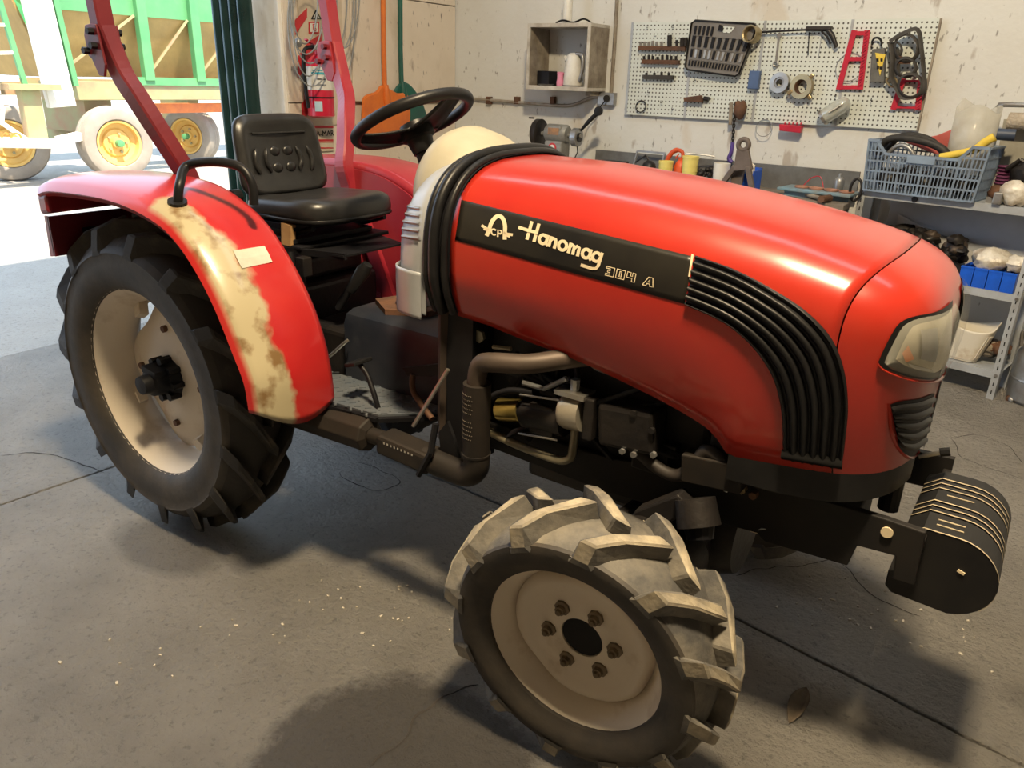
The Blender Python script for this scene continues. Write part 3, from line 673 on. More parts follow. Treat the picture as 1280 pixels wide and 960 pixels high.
mo = N.new('ShaderNodeMix'); mo.data_type = 'RGBA'; L.new(fac, mo.inputs[0]); L.new(col, mo.inputs[6]); L.new(mw.outputs[2], mo.inputs[7]); L.new(mo.outputs[2], b.inputs['Base Color'])
LIP = [(-.31, 1.135), (-.24, 1.152), (-.09, 1.161), (.085, 1.163), (.225, 1.15), (.35, 1.12), (.432, 1.073), (.506, .998), (.56, .92), (.611, .819), (.649, .737), (.658, .655)]
INN = [(-.36, 1.168), (-.26, 1.19), (-.09, 1.205), (.09, 1.205), (.235, 1.19), (.35, 1.152), (.445, 1.098), (.535, 1.01), (.612, .895), (.655, .79), (.676, .69), (.682, .608)]
lp = smoothpath([(x, 0, z) for x, z in LIP], 5); ip = smoothpath([(x, 0, z) for x, z in INN], 5)
rows = []
for i, (a, c) in enumerate(zip(lp, ip)):
    r_ = [V((a.x*.985, -.622, .546+(a.z-.546)*.975))]
    for j in range(19):
        v = j/18; p = a.lerp(c, v); n = V((p.x, 0, p.z-.546)).normalized()
        bl = .034*math.sin(PI*min(1, v**.55))**.8 if v < 1 else 0
        p = p+n*bl; y = -.632+.282*v
        e = i/(len(lp)-1)
        if e > .9: p.z -= .05*math.sin(PI*v)*((e-.9)/.1)**1.5
        rows_y = y; r_.append(V((p.x, rows_y, p.z)))
    r_.append(V((c.x*.97, -.338, .546+(c.z-.546)*.95))); rows.append(r_)
fmb = MB().grid(rows).flip()
fmb.build('fender', FEND, T, smooth=60, solid=.004); fmb.mirror().build('fender', RED2, T, smooth=60, solid=.004)
FB = bvh_of(fmb)
inner = [(c.x*.975, -.338, .546+(c.z-.546)*.965) for c in ip]+[(.6, -.338, .62), (.2, -.338, .62), (-.3, -.338, .85)]
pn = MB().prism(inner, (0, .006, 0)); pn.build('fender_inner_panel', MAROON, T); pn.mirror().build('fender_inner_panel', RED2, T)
# rear end cap, tail panel with slot
MB().prism([(-.325, -.628, 1.07), (-.325, -.628, 1.13), (-.333, -.58, 1.168), (-.355, -.4, 1.18), (-.36, -.35, 1.167), (-.36, -.35, 1.07)], (.06, 0, .01)).build('fender_end_cap', RED2, T, bev=.012, seg=3)
tpn = MB()
tpn.bb((-.345, -.60, .93), (-.335, -.12, 1.06))
tpn.build('tail_panel', MAROON, T); MB().bb((-.334, -.50, .99), (-.332, -.33, 1.012)).build('panel_slot', BLACKM, T)
MB().prism([(-.37, -.60, .925), (-.34, -.60, .93), (-.34, -.60, 1.06), (-.36, -.60, 1.06)], (0, .006, 0)).build('tail_flange', RED2, T)
a4 = [hit(FB, *q, .002) for q in ((291, 314), (330, 308), (340, 328), (302, 336))]
MB().grid([[a4[0].lerp(a4[1], t) for t in (0, .5, 1)], [hit(FB, 296, 325, .003), hit(FB, 316, 322, .003), hit(FB, 335, 318, .003)], [a4[3].lerp(a4[2], t) for t in (0, .5, 1)]]).build('paper_sticker', mat('white_paper', (.6, .56, .48), .7), T, solid=.001)
hp = smoothpath([hit(FB, 222, 254), hit(FB, 222, 254)+V((.005, .01, .05)), V((.29, -.49, 1.262)), V((.37, -.46, 1.278)), V((.45, -.435, 1.27)), V((.485, -.425, 1.23)), V((.487, -.425, 1.17))], 5)
MB().tube(hp, .013, 10).build('grab_handle', BLACKP, T, smooth=60)
MB().cyl(hit(FB, 222, 254, -.003), hit(FB, 222, 254, .008), .026, n=14).build('handle_foot', BLACKP, T)
# ---------------- seat
SEATM = mat('black_vinyl', (.012, .012, .013), .36, 0, (.022, .022, .022), 20)
def slabgrid(f, nu, nv, th, r):      # padded panel with thickness: f(u,v)->point, normal via th vector
    rows = []
    for i in range(nu+1):
        rows.append([f(i/nu*2-1, j/nv*2-1) for j in range(nv+1)])
    return MB().grid(rows).flip()
def rsq(u, v, k):       # map square to rounded square
    m_ = max(abs(u), abs(v))
    if m_ < 1e-6: return u, v
    l = (abs(u)**k+abs(v)**k)**(1/k); return u*m_/l, v*m_/l
def backf(u, v):
    a, c = rsq(u, v, 6); edge = max(abs(a), abs(c)); bl = .006
    y = .174*a*(1-.05*c)-.004; z = 1.252+.125*c; x = .098-.028*c+bl
    return V((x+.012*a*a*(1), y, z))
rows = []
for i in range(15):
    ph = lerp(-PI/2, PI/2, i/14); cr_ = 0. if i in (0, 14) else math.cos(ph)**.22; zz = math.copysign(abs(math.sin(ph))**.6, math.sin(ph)); r_ = []
    for j in range(56):
        a = 2*PI*j/56; ca, sa_ = math.cos(a), math.sin(a); l = (abs(ca)**5.5+abs(sa_)**5.5)**(-1/5.5)*cr_
        c_ = sa_*l; y = .179*ca*l*(1-.05*c_)-.004; z = 1.252+.132*c_
        ed_ = (abs(ca*l)**6+abs(c_)**6)**(1/6)
        r_.append(V((.086-.028*c_+zz*.018+(.013*math.exp(-((ed_-.86)/.07)**2) if zz > 0 else 0)+.012*(ca*l)**2, y, z)))
    rows.append(r_)
MB().grid(rows, True).build('seat_back', SEATM, T, smooth=70)
for j, (u, v0, v1, wd) in enumerate([(-.62, -.45, .2, .008), (-.36, -.45, .2, .008), (.36, -.45, .2, .008), (.62, -.45, .2, .008)]):
    MB().tube([backf(u, lerp(v0, v1, t/6))+V((.004, .01*math.sin(PI*t/6)*(1 if u > 0 else -1), 0)) for t in range(7)], [.003]+[.009]*5+[.003], 8).build('back_ridge', SEATM, T, smooth=60)
for u in (-.16, .16):
    for v in (-.32, .1):
        MB().ball(backf(u, v), .022, 8, (.4, 1, .8)).build('back_boss', SEATM, T, smooth=60)
MB().tube([backf(-.7, .62)+V((.004, 0, 0)), backf(.7, .62)+V((.004, 0, 0))], .004, 6).build('back_seam', SEATM, T)
st = MB(); rows = []
for i in range(15):
    ph = lerp(-PI/2, PI/2, i/14); cr_ = 0. if i in (0, 14) else math.cos(ph)**.32; zz = math.copysign(abs(math.sin(ph))**.7, math.sin(ph)); r_ = []
    for j in range(48):
        a = 2*PI*j/48; ca, sa_ = math.cos(a), math.sin(a); l = (abs(ca)**4.5+abs(sa_)**4.5)**(-1/4.5)*cr_
        x = .280+.19*ca*l; y = .198*sa_*l
        z = 1.100+zz*(.036+.008*ca*l)
        if zz > 0: z += zz*(.016*(sa_*l)**2+.012*max(0, ca*l-.35)-.0*l)
        r_.append(V((x, y, z)))
    rows.append(r_)
st.grid(rows, True); st.build('seat_cushion', SEATM, T, smooth=70)
MB().tube([(.28+.188*math.cos(a)*(abs(math.cos(a))**4.5+abs(math.sin(a))**4.5)**(-1/4.5), .196*math.sin(a)*(abs(math.cos(a))**4.5+abs(math.sin(a))**4.5)**(-1/4.5), 1.082) for a in [2*PI*i/60 for i in range(60)]], .006, 6, closed=True).build('seat_piping', BLACKP, T, smooth=60)
MB().bb((.08, -.19, 1.045), (.36, .19, 1.068)).build('seat_pan', BLACKM, T, bev=.004)
MB().cyl((.09, -.212, 1.13), (.09, -.18, 1.13), .022, n=14).build('seat_pivot', BLACKP, T)
MB().box((.335, -.19, 1.035), (.045, .02, .07), Matrix.Rotation(.1, 3, 'Y')).build('wood_wedge', mat('pine_wood', (.5, .3, .13), .7, 0, (.36, .2, .08), 14), T)
MB().cyl((.10, -.24, 1.03), (.215, -.26, 1.07), .014, n=10).build('wood_lever_handle', bpy.data.materials['pine_wood'], T)
for y in (-.16, .16): MB().tube([(.1, y, 1.05), (.2, y, 1.0), (.32, y*1.02, 1.03), (.42, y, 1.06)], .009, 6).build('suspension_link', BLACKM, T, smooth=60)
# ---------------- steering wheel
sc_, ta = V((.70, 0, 1.395)), math.radians(27)
sxv, syv, szv = V((math.cos(ta), 0, math.sin(ta))), V((0, 1, 0)), V((-math.sin(ta), 0, math.cos(ta)))
MB().tube([sc_+(sxv*math.cos(a)+syv*math.sin(a))*.176 for a in [2*PI*i/72 for i in range(72)]], .0165, 14, closed=True).build('steering_wheel', BLACKP, T, smooth=80)
MB().lathe([(.0, -.012), (.045, -.012), (.05, -.03), (.05, -.055), (.04, -.06), (.032, -.1), (0, -.1)], sc_, szv, 24).build('wheel_hub', BLACKP, T, smooth=40)
for a in (0.0, 2.2, -2.2):
    d = sxv*math.cos(a)+syv*math.sin(a); q = szv.cross(d); rows = []
    for t in range(9):
        r_ = lerp(.02, .17, t/8); wd = lerp(.066, .03, (t/8)**.7); dz = lerp(-.03, 0, (t/8)**1.6)
        rows.append([sc_+d*r_+q*wd*s+szv*(dz-.012*abs(s)) for s in (-1, -.5, 0, .5, 1)])
    MB().grid(rows).build('wheel_spoke', BLACKP, T, smooth=60, solid=.008)
MB().tube([sc_-szv*.09, sc_-szv*.16, sc_-szv*.3], [.026, .03, .03], 14).build('steering_column', BLACKP, T, smooth=40)
# ---------------- roll bar
RP = [(-.16, .44, 2.15), (-.145, .44, 1.8), (-.12, .443, 1.62), (-.075, .432, 1.5), (-.02, .425, 1.43), (.025, .405, 1.35), (.055, .37, 1.26), (.07, .345, 1.19), (.08, .34, 1.1), (.10, .34, .95), (.14, .34, .7)]
def sqtube(path, wd, th):
    rows = []
    for i, p in enumerate(path):
        t = (path[min(i+1, len(path)-1)]-path[max(0, i-1)]).normalized(); x = V((0, 1, 0)); x = (x-t*x.dot(t)).normalized(); y = t.cross(x)
        rows.append([p+x*wd/2*a+y*th/2*c for a, c in ((-.8, -1), (.8, -1), (1, -.8), (1, .8), (.8, 1), (-.8, 1), (-1, .8), (-1, -.8))])
    m_ = MB().grid(rows, True); m_.add(rows[0], [tuple(range(8))]); m_.add(rows[-1], [tuple(range(8))[::-1]]); return m_
for s, mt in ((-1, MAROON), (1, RED2)):
    hy = .44+(.025 if s > 0 else 0); up = [V((x, s*y+(hy-.44), z)) for x, y, z in RP[:3]]; lo = smoothpath([V((x, s*(y+(interp([(.7, 0), (1.1, -.01), (1.2, -.035), (1.35, -.03), (1.43, 0), (1.5, .025), (1.62, .025)], z) if s > 0 else 0)), z)) for x, y, z in RP[2:]], 5)
    sqtube(up, .052, .05).build('roll_bar_upper', mt, T); sqtube(lo, .05, .056).build('roll_bar_post', mt, T)
    for dy in (-.03, .03):
        pts = [(-.178, 1.60), (-.165, 1.628), (-.135, 1.632), (-.105, 1.63), (-.085, 1.52), (-.1, 1.487), (-.128, 1.49), (-.155, 1.535), (-.172, 1.545)]
        MB().prism([(x, s*hy+dy-.004, z) for x, z in pts], (0, .008, 0)).build('hinge_plate', mt, T, bev=.002)
    for bx, bz in ((-.126, 1.611), (-.119, 1.572), (-.164, 1.558)):
        MB().cyl((bx, s*hy-.052, bz), (bx, s*hy+.052, bz), .0105, n=6).build('hinge_bolt', MAROON if s > 0 else BLACKM, T)
    MB().bb((-.02, s*.34-.03, .66), (.24, s*.34+.03, .72)).build('roll_bar_foot', mt, T)
sqtube([V((-.16, -.44, 2.15)), V((-.16, .44, 2.15))], .05, .05).v and MB().bb((-.185, -.466, 2.13), (-.135, .466, 2.18)).build('roll_bar_crossbar', MAROON, T, bev=.006)
MB().bar((.15, .3, 1.05), (.3, .3, .72), .06, .02, (0, 1, 0)).build('fender_strut', RED2, T)
# ---------------- rear housing, seat platform, tunnel
MB().bb((-.02, -.2, .992), (.40, .2, 1.004)).build('seat_platform', BLACKM, T, bev=.003)
MB().bb((.12, -.19, 1.004), (.36, .16, 1.022)).build('toolbox_lid', BLACKM, T, bev=.004)
MB().bar((.28, -.21, .985), (.56, -.16, .992), .012, .02).build('platform_edge', BLACKM, T)
MB().prism([(.30, -.2, .985), (.56, -.17, .99), (.56, .1, .99), (.30, .2, .985)], (0, 0, .006)).build('platform_tray', BLACKM, T)
hs = MB(); hs.bb((-.22, -.2, .4), (.34, .2, .86)); hs.bb((-.1, -.17, .86), (.3, .17, .94)); hs.bb((.34, -.15, .42), (.62, .15, .74))
hs.build('gearbox_housing', DARKM, T, bev=.02, seg=3)
for y in (-1, 1): MB().lathe([(.12, 0), (.12, .06), (.085, .09), (.085, .16), (.11, .17), (.11, .2)], (0, y*.2, .546), (0, y, 0), 24).build('axle_housing', DARKM, T, smooth=40)
MB().tube(smoothpath([(.36, -.21, .985), (.37, -.215, .93), (.37, -.215, .8), (.385, -.215, .7)], 4), .013, 8).build('control_rod', BLACKM, T, smooth=60)
for k in range(9):
    a = random.Random(k); x = a.uniform(.05, .42); z = a.uniform(.68, .93)
    MB().bb((x, -.225-a.uniform(0, .02), z), (x+a.uniform(.03, .09), -.19, z+a.uniform(.02, .07))).build('valve_block', DARKM, T, bev=.004)
for k in range(5):
    a = random.Random(k+40); P = [V((a.uniform(.0, .45), -.22-a.uniform(0, .03), a.uniform(.62, .97))) for _ in range(4)]
    MB().tube(smoothpath(P, 5), .007, 6).build('hydraulic_hose', BLACKM, T, smooth=60)
MB().tube(smoothpath([(.28, -.23, .90), (.31, -.235, .945), (.315, -.235, .965)], 3), .008, 8).build('white_lever_grip', CREAM, T, smooth=60)
MB().tube(smoothpath([(.42, -.2, .64), (.50, -.21, .66), (.57, -.2, .72), (.585, -.19, .735)], 4), .006, 8).build('bent_steel_lever', STEEL, T, smooth=60)
tn = MB(); rows = []
for x in (.55, .62, 1.02, 1.06):
    rows.append([V((x, y, z)) for y, z in ((-.175, .58), (-.172, .78), (-.16, .808), (-.13, .82), (.13, .82), (.16, .808), (.172, .78), (.175, .58))])
MB().grid(rows).add(rows[0], [tuple(range(8))]).build('transmission_tunnel', mat('blue_black_paint', (.012, .016, .026), .4, 0, (.03, .032, .04), 6), T, smooth=35)
MB().lathe([(.07, 0), (.065, .02), (.03, .03), (.022, .05), (.0, .055)], (.70, .0, .82), (0, 0, 1), 20).build('gear_boot', BLACKP, T, smooth=40)
MB().prism([(.57, -.05, .82), (.68, -.12, .82), (.8, -.05, .82), (.8, .1, .82), (.62, .1, .82)], (0, 0, .018)).build('cover_plate', RUST, T)
MB().tube([(.70, 0, .86), (.72, .01, .98), (.765, .0, 1.12)], .008, 8).build('gear_stick', BLACKM, T, smooth=60)
MB().tube([(.765, 0, 1.10), (.775, 0, 1.17)], .013, 8).build('gear_stick_grip', BLACKP, T)
MB().tube([(.47, -.12, .80), (.515, -.1, .88), (.545, -.08, .925)], [.013, .014, .013], 8).build('range_lever', BLACKM, T, smooth=60)
MB().tube([(.51, -.10, .865), (.555, -.08, .935), (.568, -.075, .955)], [.018, .024, .016], 10).build('range_lever_knob', BLACKP, T, smooth=60)
# foot platform of chequer plate
CHEQ = mat('chequer_plate', (.16, .19, .23), .35, .5, (.24, .25, .26), 8)
pz = .6
pf = [(.40, -.175), (.40, -.38), (.85, -.335), (1.0, -.19), (.98, -.172)]
MB().prism([(x, y, pz-.006) for x, y in pf], (0, 0, .006)).build('foot_plate', CHEQ, T)
ck = MB()
for i in range(18):
    for j in range(8):
        x = .41+i*.032; y = -.19-j*.026+(.013 if i % 2 else 0)
        if y < -.37 or (x > .84 and y < -.335+(x-.85)*.9): continue
        a = PI/4 if (i+j) % 2 else -PI/4
        ck.box((x, y, pz+.0015), (.02, .006, .004), Matrix.Rotation(a, 3, 'Z'))
ck.build('chequer_ridges', CHEQ, T, kind='stuff')
ed = [V((x, y, pz-.012)) for x, y in ((.40, -.382), (.852, -.338), (1.002, -.19))]
MB().bar(ed[0], ed[1], .03, .012).bar(ed[1], ed[2], .03, .012).build('foot_plate_edge', BLACKM, T)
p2 = MB().prism([(x, -y, pz-.006) for x, y in pf][::-1], (0, 0, .006)); p2.build('foot_plate', CHEQ, T)
MB().tube(smoothpath([(.815, -.30, pz), (.80, -.30, .64), (.765, -.29, .69), (.735, -.29, .715)], 5), .008, 8).build('foot_pedal_arm', BLACKM, T, smooth=60)
MB().box((.73, -.29, .722), (.045, .075, .012), Matrix.Rotation(-.3, 3, 'Y')).build('foot_pedal', BLACKP, T, bev=.003)
MB().prism([(.86, -.24, .72), (1.0, -.24, .765), (1.03, -.24, .78), (1.02, -.24, .74), (.97, -.24, .72), (.88, -.24, .70)], (0, .012, 0)).build('clutch_pedal_arm', BLACKM, T)
MB().tube(smoothpath([(.90, -.24, .71), (.90, -.24, .66), (.95, -.25, .62), (.99, -.26, .60)], 4), .009, 8).build('clutch_linkage', RUST, T, smooth=60)
MB().bar((1.04, -.27, .56), (1.055, -.28, .94), .03, .02).build('support_strap', EXB, T)
MB().tube([(.98, -.33, .60), (1.09, -.31, .79)], .006, 8).build('steel_rod', STEEL, T)
MB().prism([(1.06, -.28, .52), (1.14, -.28, .5), (1.15, -.28, .95), (1.06, -.28, .95)], (0, .12, 0)).build('firewall', BLACKM, T)
# ---------------- exhaust
EY = -.36
MB().tube(smoothpath([(1.52, -.19, .90), (1.44, -.26, .889), (1.36, -.33, .875), (1.28, EY, .868), (1.24, EY, .855), (1.226, EY, .82), (1.226, EY, .78)], 6), .025, 14).build('exhaust_pipe', EXB, T, smooth=60)
MB().lathe([(.036, .0), (.036, .20)], (1.226, EY, .6), (0, 0, 1), 24).build('perforated_sleeve', EXH, T, smooth=40)
hl_ = MB()
for r_ in range(11):
    if 4 < r_ < 6: continue
    for j in range(9):
        a = PI+(j-4)*.17+.5+(.085 if r_ % 2 else 0); c_ = V((1.226+.0362*math.cos(a+.6), EY+.0362*math.sin(a+.6), .655+r_*.012)); hl_.ball(c_, .0018, 4)
hl_.build('sleeve_perforations', mat('perforation_hole', (.1, .085, .065), .6), T, kind='stuff')
MB().tube(smoothpath([(1.226, EY, .61), (1.226, EY, .565), (1.2, EY, .535), (1.15, EY, .53), (1.05, EY, .535)], 7), .036, 16).build('exhaust_elbow', EXH, T, smooth=60)
MB().tube(smoothpath([(1.2255, EY, .60), (1.2255, EY, .606)], 2), .039, 16).build('elbow_weld', EXH, T)
MB().box((.99, EY, .538), (.19, .075, .06), Matrix.Rotation(.05, 3, 'Y')).build('heat_shield', EXH, T, bev=.01)
sl = MB()
for k in range(9): sl.box((.93+k*.013, EY-.036, .556-k*.0004), (.005, .004, .006))
sl.build('shield_slots', mat('pale_slot', (.5, .48, .44), .7), T)
MB().tube([(.9, EY, .545), (.80, EY, .54)], .024, 12).build('tail_pipe', EXH, T, smooth=60)
MB().tube([(.845, EY, .54), (.835, EY, .54), (.50, EY, .528), (.3, EY, .52)], [.03, .052, .052, .05], 8).build('muffler', EXH, T, bev=.004)
MB().tube([(1.06, -.40, .50), (1.10, -.395, .58), (1.105, -.38, .66)], .009, 6).build('muffler_bracket', BLACKM, T)
MB().prism([(1.10, -.35, .53), (1.15, -.35, .53), (1.16, -.35, .56), (1.14, -.35, .62), (1.12, -.35, .66), (1.09, -.35, .62)], (0, .01, 0)).build('bracket_plate', BLACKM, T)
# ---------------- engine
en = MB(); en.bb((1.14, -.19, .56), (1.78, .19, .93)); en.bb((1.2, -.16, .93), (1.7, .16, 1.06)); en.bb((1.25, -.15, .46), (1.62, .15, .56))
en.build('engine_block', DARKM, T, bev=.015)
MB().bb((1.80, -.24, .72), (1.86, .24, 1.14)).build('radiator', BLACKM, T, bev=.006)
MB().bb((1.90, -.24, .745), (2.08, .24, .95)).build('battery', BLACKM, T, bev=.006)
MB().cyl((1.215, -.24, .685), (1.285, -.24, .70), .032, n=24).build('starter_solenoid', ZINC, T, smooth=40)
MB().cyl((1.285, -.24, .70), (1.32, -.24, .708), .027, n=20).build('solenoid_cap', BLACKM, T, smooth=40)
MB().cyl((1.30, -.235, .70), (1.42, -.235, .71), .045, n=20).build('starter_motor', DARKM, T, smooth=40)
MB().bb((1.325, -.27, .66), (1.40, -.22, .745)).build('starter_bracket', DARKM, T, bev=.006)
for z in (.765, .655): MB().tube([(1.30, -.275, z-.004), (1.42, -.275, z+.012)], .003, 6).build('starter_through_bolt', STEEL, T)
MB().tube(smoothpath([(1.19, -.25, .66), (1.20, -.27, .72), (1.26, -.27, .76), (1.33, -.26, .77)], 5), .009, 8).build('battery_cable', BLACKM, T, smooth=60)
MB().tube([(1.30, -.262, .79), (1.365, -.262, .79), (1.425, -.255, .83)], .007, 8).build('fuel_line', GREYM, T)
op = MB().lathe([(.0, -.03), (.042, -.03), (.046, -.02), (.046, .03), (.0, .03)], (1.45, -.25, .745), (1, 0, .1), 20); op.build('hydraulic_pump', mat('aluminium_casting', (.6, .56, .47), .35, .7, (.42, .38, .3), 8), T, smooth=40)
MB().box((1.45, -.255, .80), (.085, .06, .012)).build('pump_cap', STEEL, T); MB().cyl((1.45, -.255, .805), (1.45, -.255, .835), .012, n=8).build('pump_fitting', GREYM, T)
MB().bb((1.487, -.275, .69), (1.515, -.22, .80)).build('pump_flange', DARKM, T, bev=.004)
MB().box((1.6, -.23, .745), (.15, .08, .11), Matrix.Rotation(-.1, 3, 'Y')).build('timing_cover', DARKM, T, bev=.012)
for dx, dz in ((.0, .05), (.05, .02), (.06, -.04), (-.02, -.055), (.01, -.055)): MB().cyl((1.62+dx, -.275, .745+dz), (1.62+dx, -.265, .745+dz), .008, n=6).build('cover_bolt', GREYM if dz < 0 else DARKM, T)
HOSE = mat('olive_steel_pipe', (.34, .31, .22), .4, .5, (.24, .21, .15), 8)
MB().tube(smoothpath([(1.455, -.25, .70), (1.455, -.255, .65), (1.45, -.255, .62), (1.425, -.255, .603), (1.38, -.255, .60), (1.29, -.25, .601), (1.2, -.24, .605), (1.1, -.22, .612)], 6), .0115, 10).build('suction_pipe', HOSE, T, smooth=60)
MB().tube([(1.46, -.23, .89), (1.50, -.235, .88), (1.56, -.235, .872), (1.60, -.235, .868)], [.012, .018, .016, .012], 10).build('injector_fitting', GREYM, T, smooth=40)
for k in range(7):
    a = random.Random(k+11); P = [V((a.uniform(1.16, 1.75), -.2-a.uniform(.01, .06), a.uniform(.62, .93))) for _ in range(3)]
    MB().tube(smoothpath(P, 6), .008, 6).build('engine_hose', BLACKM, T, smooth=60)
for k in range(10):
    a = random.Random(k+70); x = a.uniform(1.18, 1.7); z = a.uniform(.6, .9)
    MB().bb((x, -.225, z), (x+a.uniform(.03, .1), -.18, z+a.uniform(.02, .08))).build('engine_part', DARKM, T, bev=.005)
MB().cyl((1.155, -.265, .885), (1.155, -.255, .885), .018, n=6).build('zinc_fitting', HOSE, T)
MB().tube([(1.2, -.26, .865), (1.255, -.255, .87)], .006, 6).build('dipstick', HOSE, T)
# frame rails and front axle
RAIL = mat('grimy_black_rail', (.009, .009, .01), .55, 0, (.02, .017, .015), 5, spec=.3)
MB().prism([(1.15, -.215, .545), (1.55, -.215, .53), (1.93, -.215, .56), (1.95, -.215, .545), (2.13, -.215, .555), (2.14, -.215, .61), (2.215, -.215, .615), (2.22, -.215, .56), (2.262, -.215, .562), (2.258, -.215, .688), (2.18, -.215, .692), (1.93, -.215, .69), (1.55, -.215, .63), (1.15, -.215, .62)], (0, .02, 0)).build('frame_rail', RAIL, T, bev=.003)
MB().prism([(1.15, .2, .58), (1.93, .2, .58), (2.26, .2, .6), (2.26, .2, .688), (1.15, .2, .65)], (0, .02, 0)).build('frame_rail', RAIL, T)
MB().prism([(1.947, -.213, .548), (2.123, -.213, .556), (2.123, -.213, .66), (1.947, -.213, .66)], (0, .24, 0)).build('front_support_block', RAIL, T, bev=.004)
MB().bb((2.242, -.195, .60), (2.26, .2, .66)).build('front_cross_plate', RAIL, T, bev=.003)
MB().lathe([(.0, 0), (.012, 0), (.012, .004), (.0, .004)], (2.19, -.2165, .665), (0, -1, 0), 14).build('rail_hole', CREAM, T)
MB().cyl((2.17, -.1, .66), (2.17, -.1, .74), .022, n=12).build('hood_mount', BLACKP, T)
MB().tube([(2.19, .1, .715), (2.235, .11, .735)], .006, 8).build('hood_release_rod', STEEL, T); MB().tube([(2.23, .109, .734), (2.25, .113, .741)], .011, 8).build('release_knob', BLACKP, T)
MB().bb((1.7, -.2, .33), (1.80, .2, .50)).build('axle_beam', DARKM, T, bev=.02, seg=3)
MB().lathe([(.11, -.1), (.13, -.05), (.13, .05), (.11, .1)], (1.75, .0, .42), (1, 0, 0), 24).build('differential', DARKM, T, smooth=40)
for s in (-1, 1):
    MB().tube([(1.75, s*.19, .43), (1.73, s*.36, .42)], [.075, .06], 16).build('axle_tube', DARKM, T, smooth=40)
    MB().tube([(1.71, s*.34, .56), (1.70, s*.37, .40), (1.695, s*.40, .30)], [.05, .062, .06], 16).build('king_pin_housing', DARKM, T, smooth=40)
    MB().tube([(1.69, s*.36, .355), (1.68, s*.5, .35)], .06, 16).build('wheel_hub_shaft', DARKM, T, smooth=40)
MB().tube([(1.80, -.29, .64), (1.825, -.31, .585)], [.046, .05], 16).build('axle_breather_cup', DARKM, T, smooth=40)
MB().tube([(1.825, -.31, .585), (1.835, -.32, .56)], [.036, .03], 14).build('cup_plug', BLACKM, T)
MB().prism([(1.64, -.3, .50), (1.72, -.3, .53), (1.80, -.3, .61), (1.76, -.3, .64), (1.66, -.3, .56)], (0, .05, 0)).build('steering_arm', DARKM, T, bev=.006)
MB().tube([(1.6, -.26, .50), (1.6, .3, .45)], .016, 8).build('tie_rod', DARKM, T)
MB().box((1.82, -.245, .70), (.14, .05, .07), Matrix.Rotation(-.1, 3, 'Y')).build('steering_bracket', EXH, T, bev=.004)
MB().tube(smoothpath([(1.60, -.235, .70), (1.68, -.24, .66), (1.74, -.245, .66), (1.78, -.25, .715), (1.80, -.25, .745), (1.84, -.25, .73), (1.88, -.25, .69)], 6), .016, 10).build('radiator_hose', mat('brown_black_hose', (.035, .028, .024), .6), T, smooth=60)
MB().tube([(1.885, -.25, .77), (1.858, -.26, .665)], .005, 6).build('cable_stay', GREYM, T)
for x, z, mt in ((1.885, .665, BRASS), (1.912, .66, RUST)): MB().cyl((x, -.236, z), (x, -.214, z), .0095, n=6).build('rail_bolt', mt, T)
MB().prism([(1.915, -.2, .60), (1.935, -.2, .61), (1.93, -.2, .55), (1.91, -.2, .55)], (0, .03, 0)).build('pale_lug', CREAM, T)
MB().cyl((1.94, -.19, .575), (1.945, -.21, .565), .015, n=10).build('drain_plug', GREYM, T)
# front weights: plates hung side by side on the bumper
WTM = mat('black_weight_paint', (.008, .008, .01), .45, 0, (.018, .017, .016), 6, spec=.3)
WTE = mat('worn_pale_plate_edge', (.55, .47, .33), .6, .1, (.4, .33, .22), 12)
def wplate(y0, y1):
    o_ = []
    for x, z in ((2.215, .645), (2.25, .672), (2.30, .672)): o_.append((x, z))
    for i in range(13):
        a = lerp(PI/2, -PI/2*.75, i/12); o_.append((2.315+.09*math.cos(a), .582+.09*math.sin(a)*(1 if a > 0 else 1.0)))
    o_ += [(2.33, .492), (2.22, .497), (2.205, .51), (2.205, .55), (2.245, .56), (2.245, .60), (2.215, .61)]
    mb = MB().prism([(x, y0, z) for x, z in o_], (0, y1-y0, 0)); mb.build('front_weight', WTM, T, bev=.003)
    rim = [V((x, 0, z)) for x, z in o_[:14]]
    rows = [[V((p.x+(p.x-2.3)*.004, y, p.z+(p.z-.58)*.006)) for p in rim] for y in (y0-.0012, y0+.0035)]
    MB().grid(rows).build('worn_edge', WTE, T)
ye = -.165
for th in (.088, .022, .022, .066, .022, .022, .05): wplate(ye, ye+th); ye += th+.005
MB().tube([(2.225, -.19, .625), (2.225, .2, .625)], .012, 8).build('weight_bar', BLACKM, T)
MB().box((2.335, -.1668, .60), (.014, .003, .006), Matrix.Rotation(.3, 3, 'Y')).build('weight_mark', CREAM, T)
for x in (2.27,):
    for y, l in ((-.135, .085), (-.11, .085), (.02, .09)): MB().bb((x, y, .6722), (x+l*.6, y+.004, .6735)).build('weight_slot_wear', WTE, T)
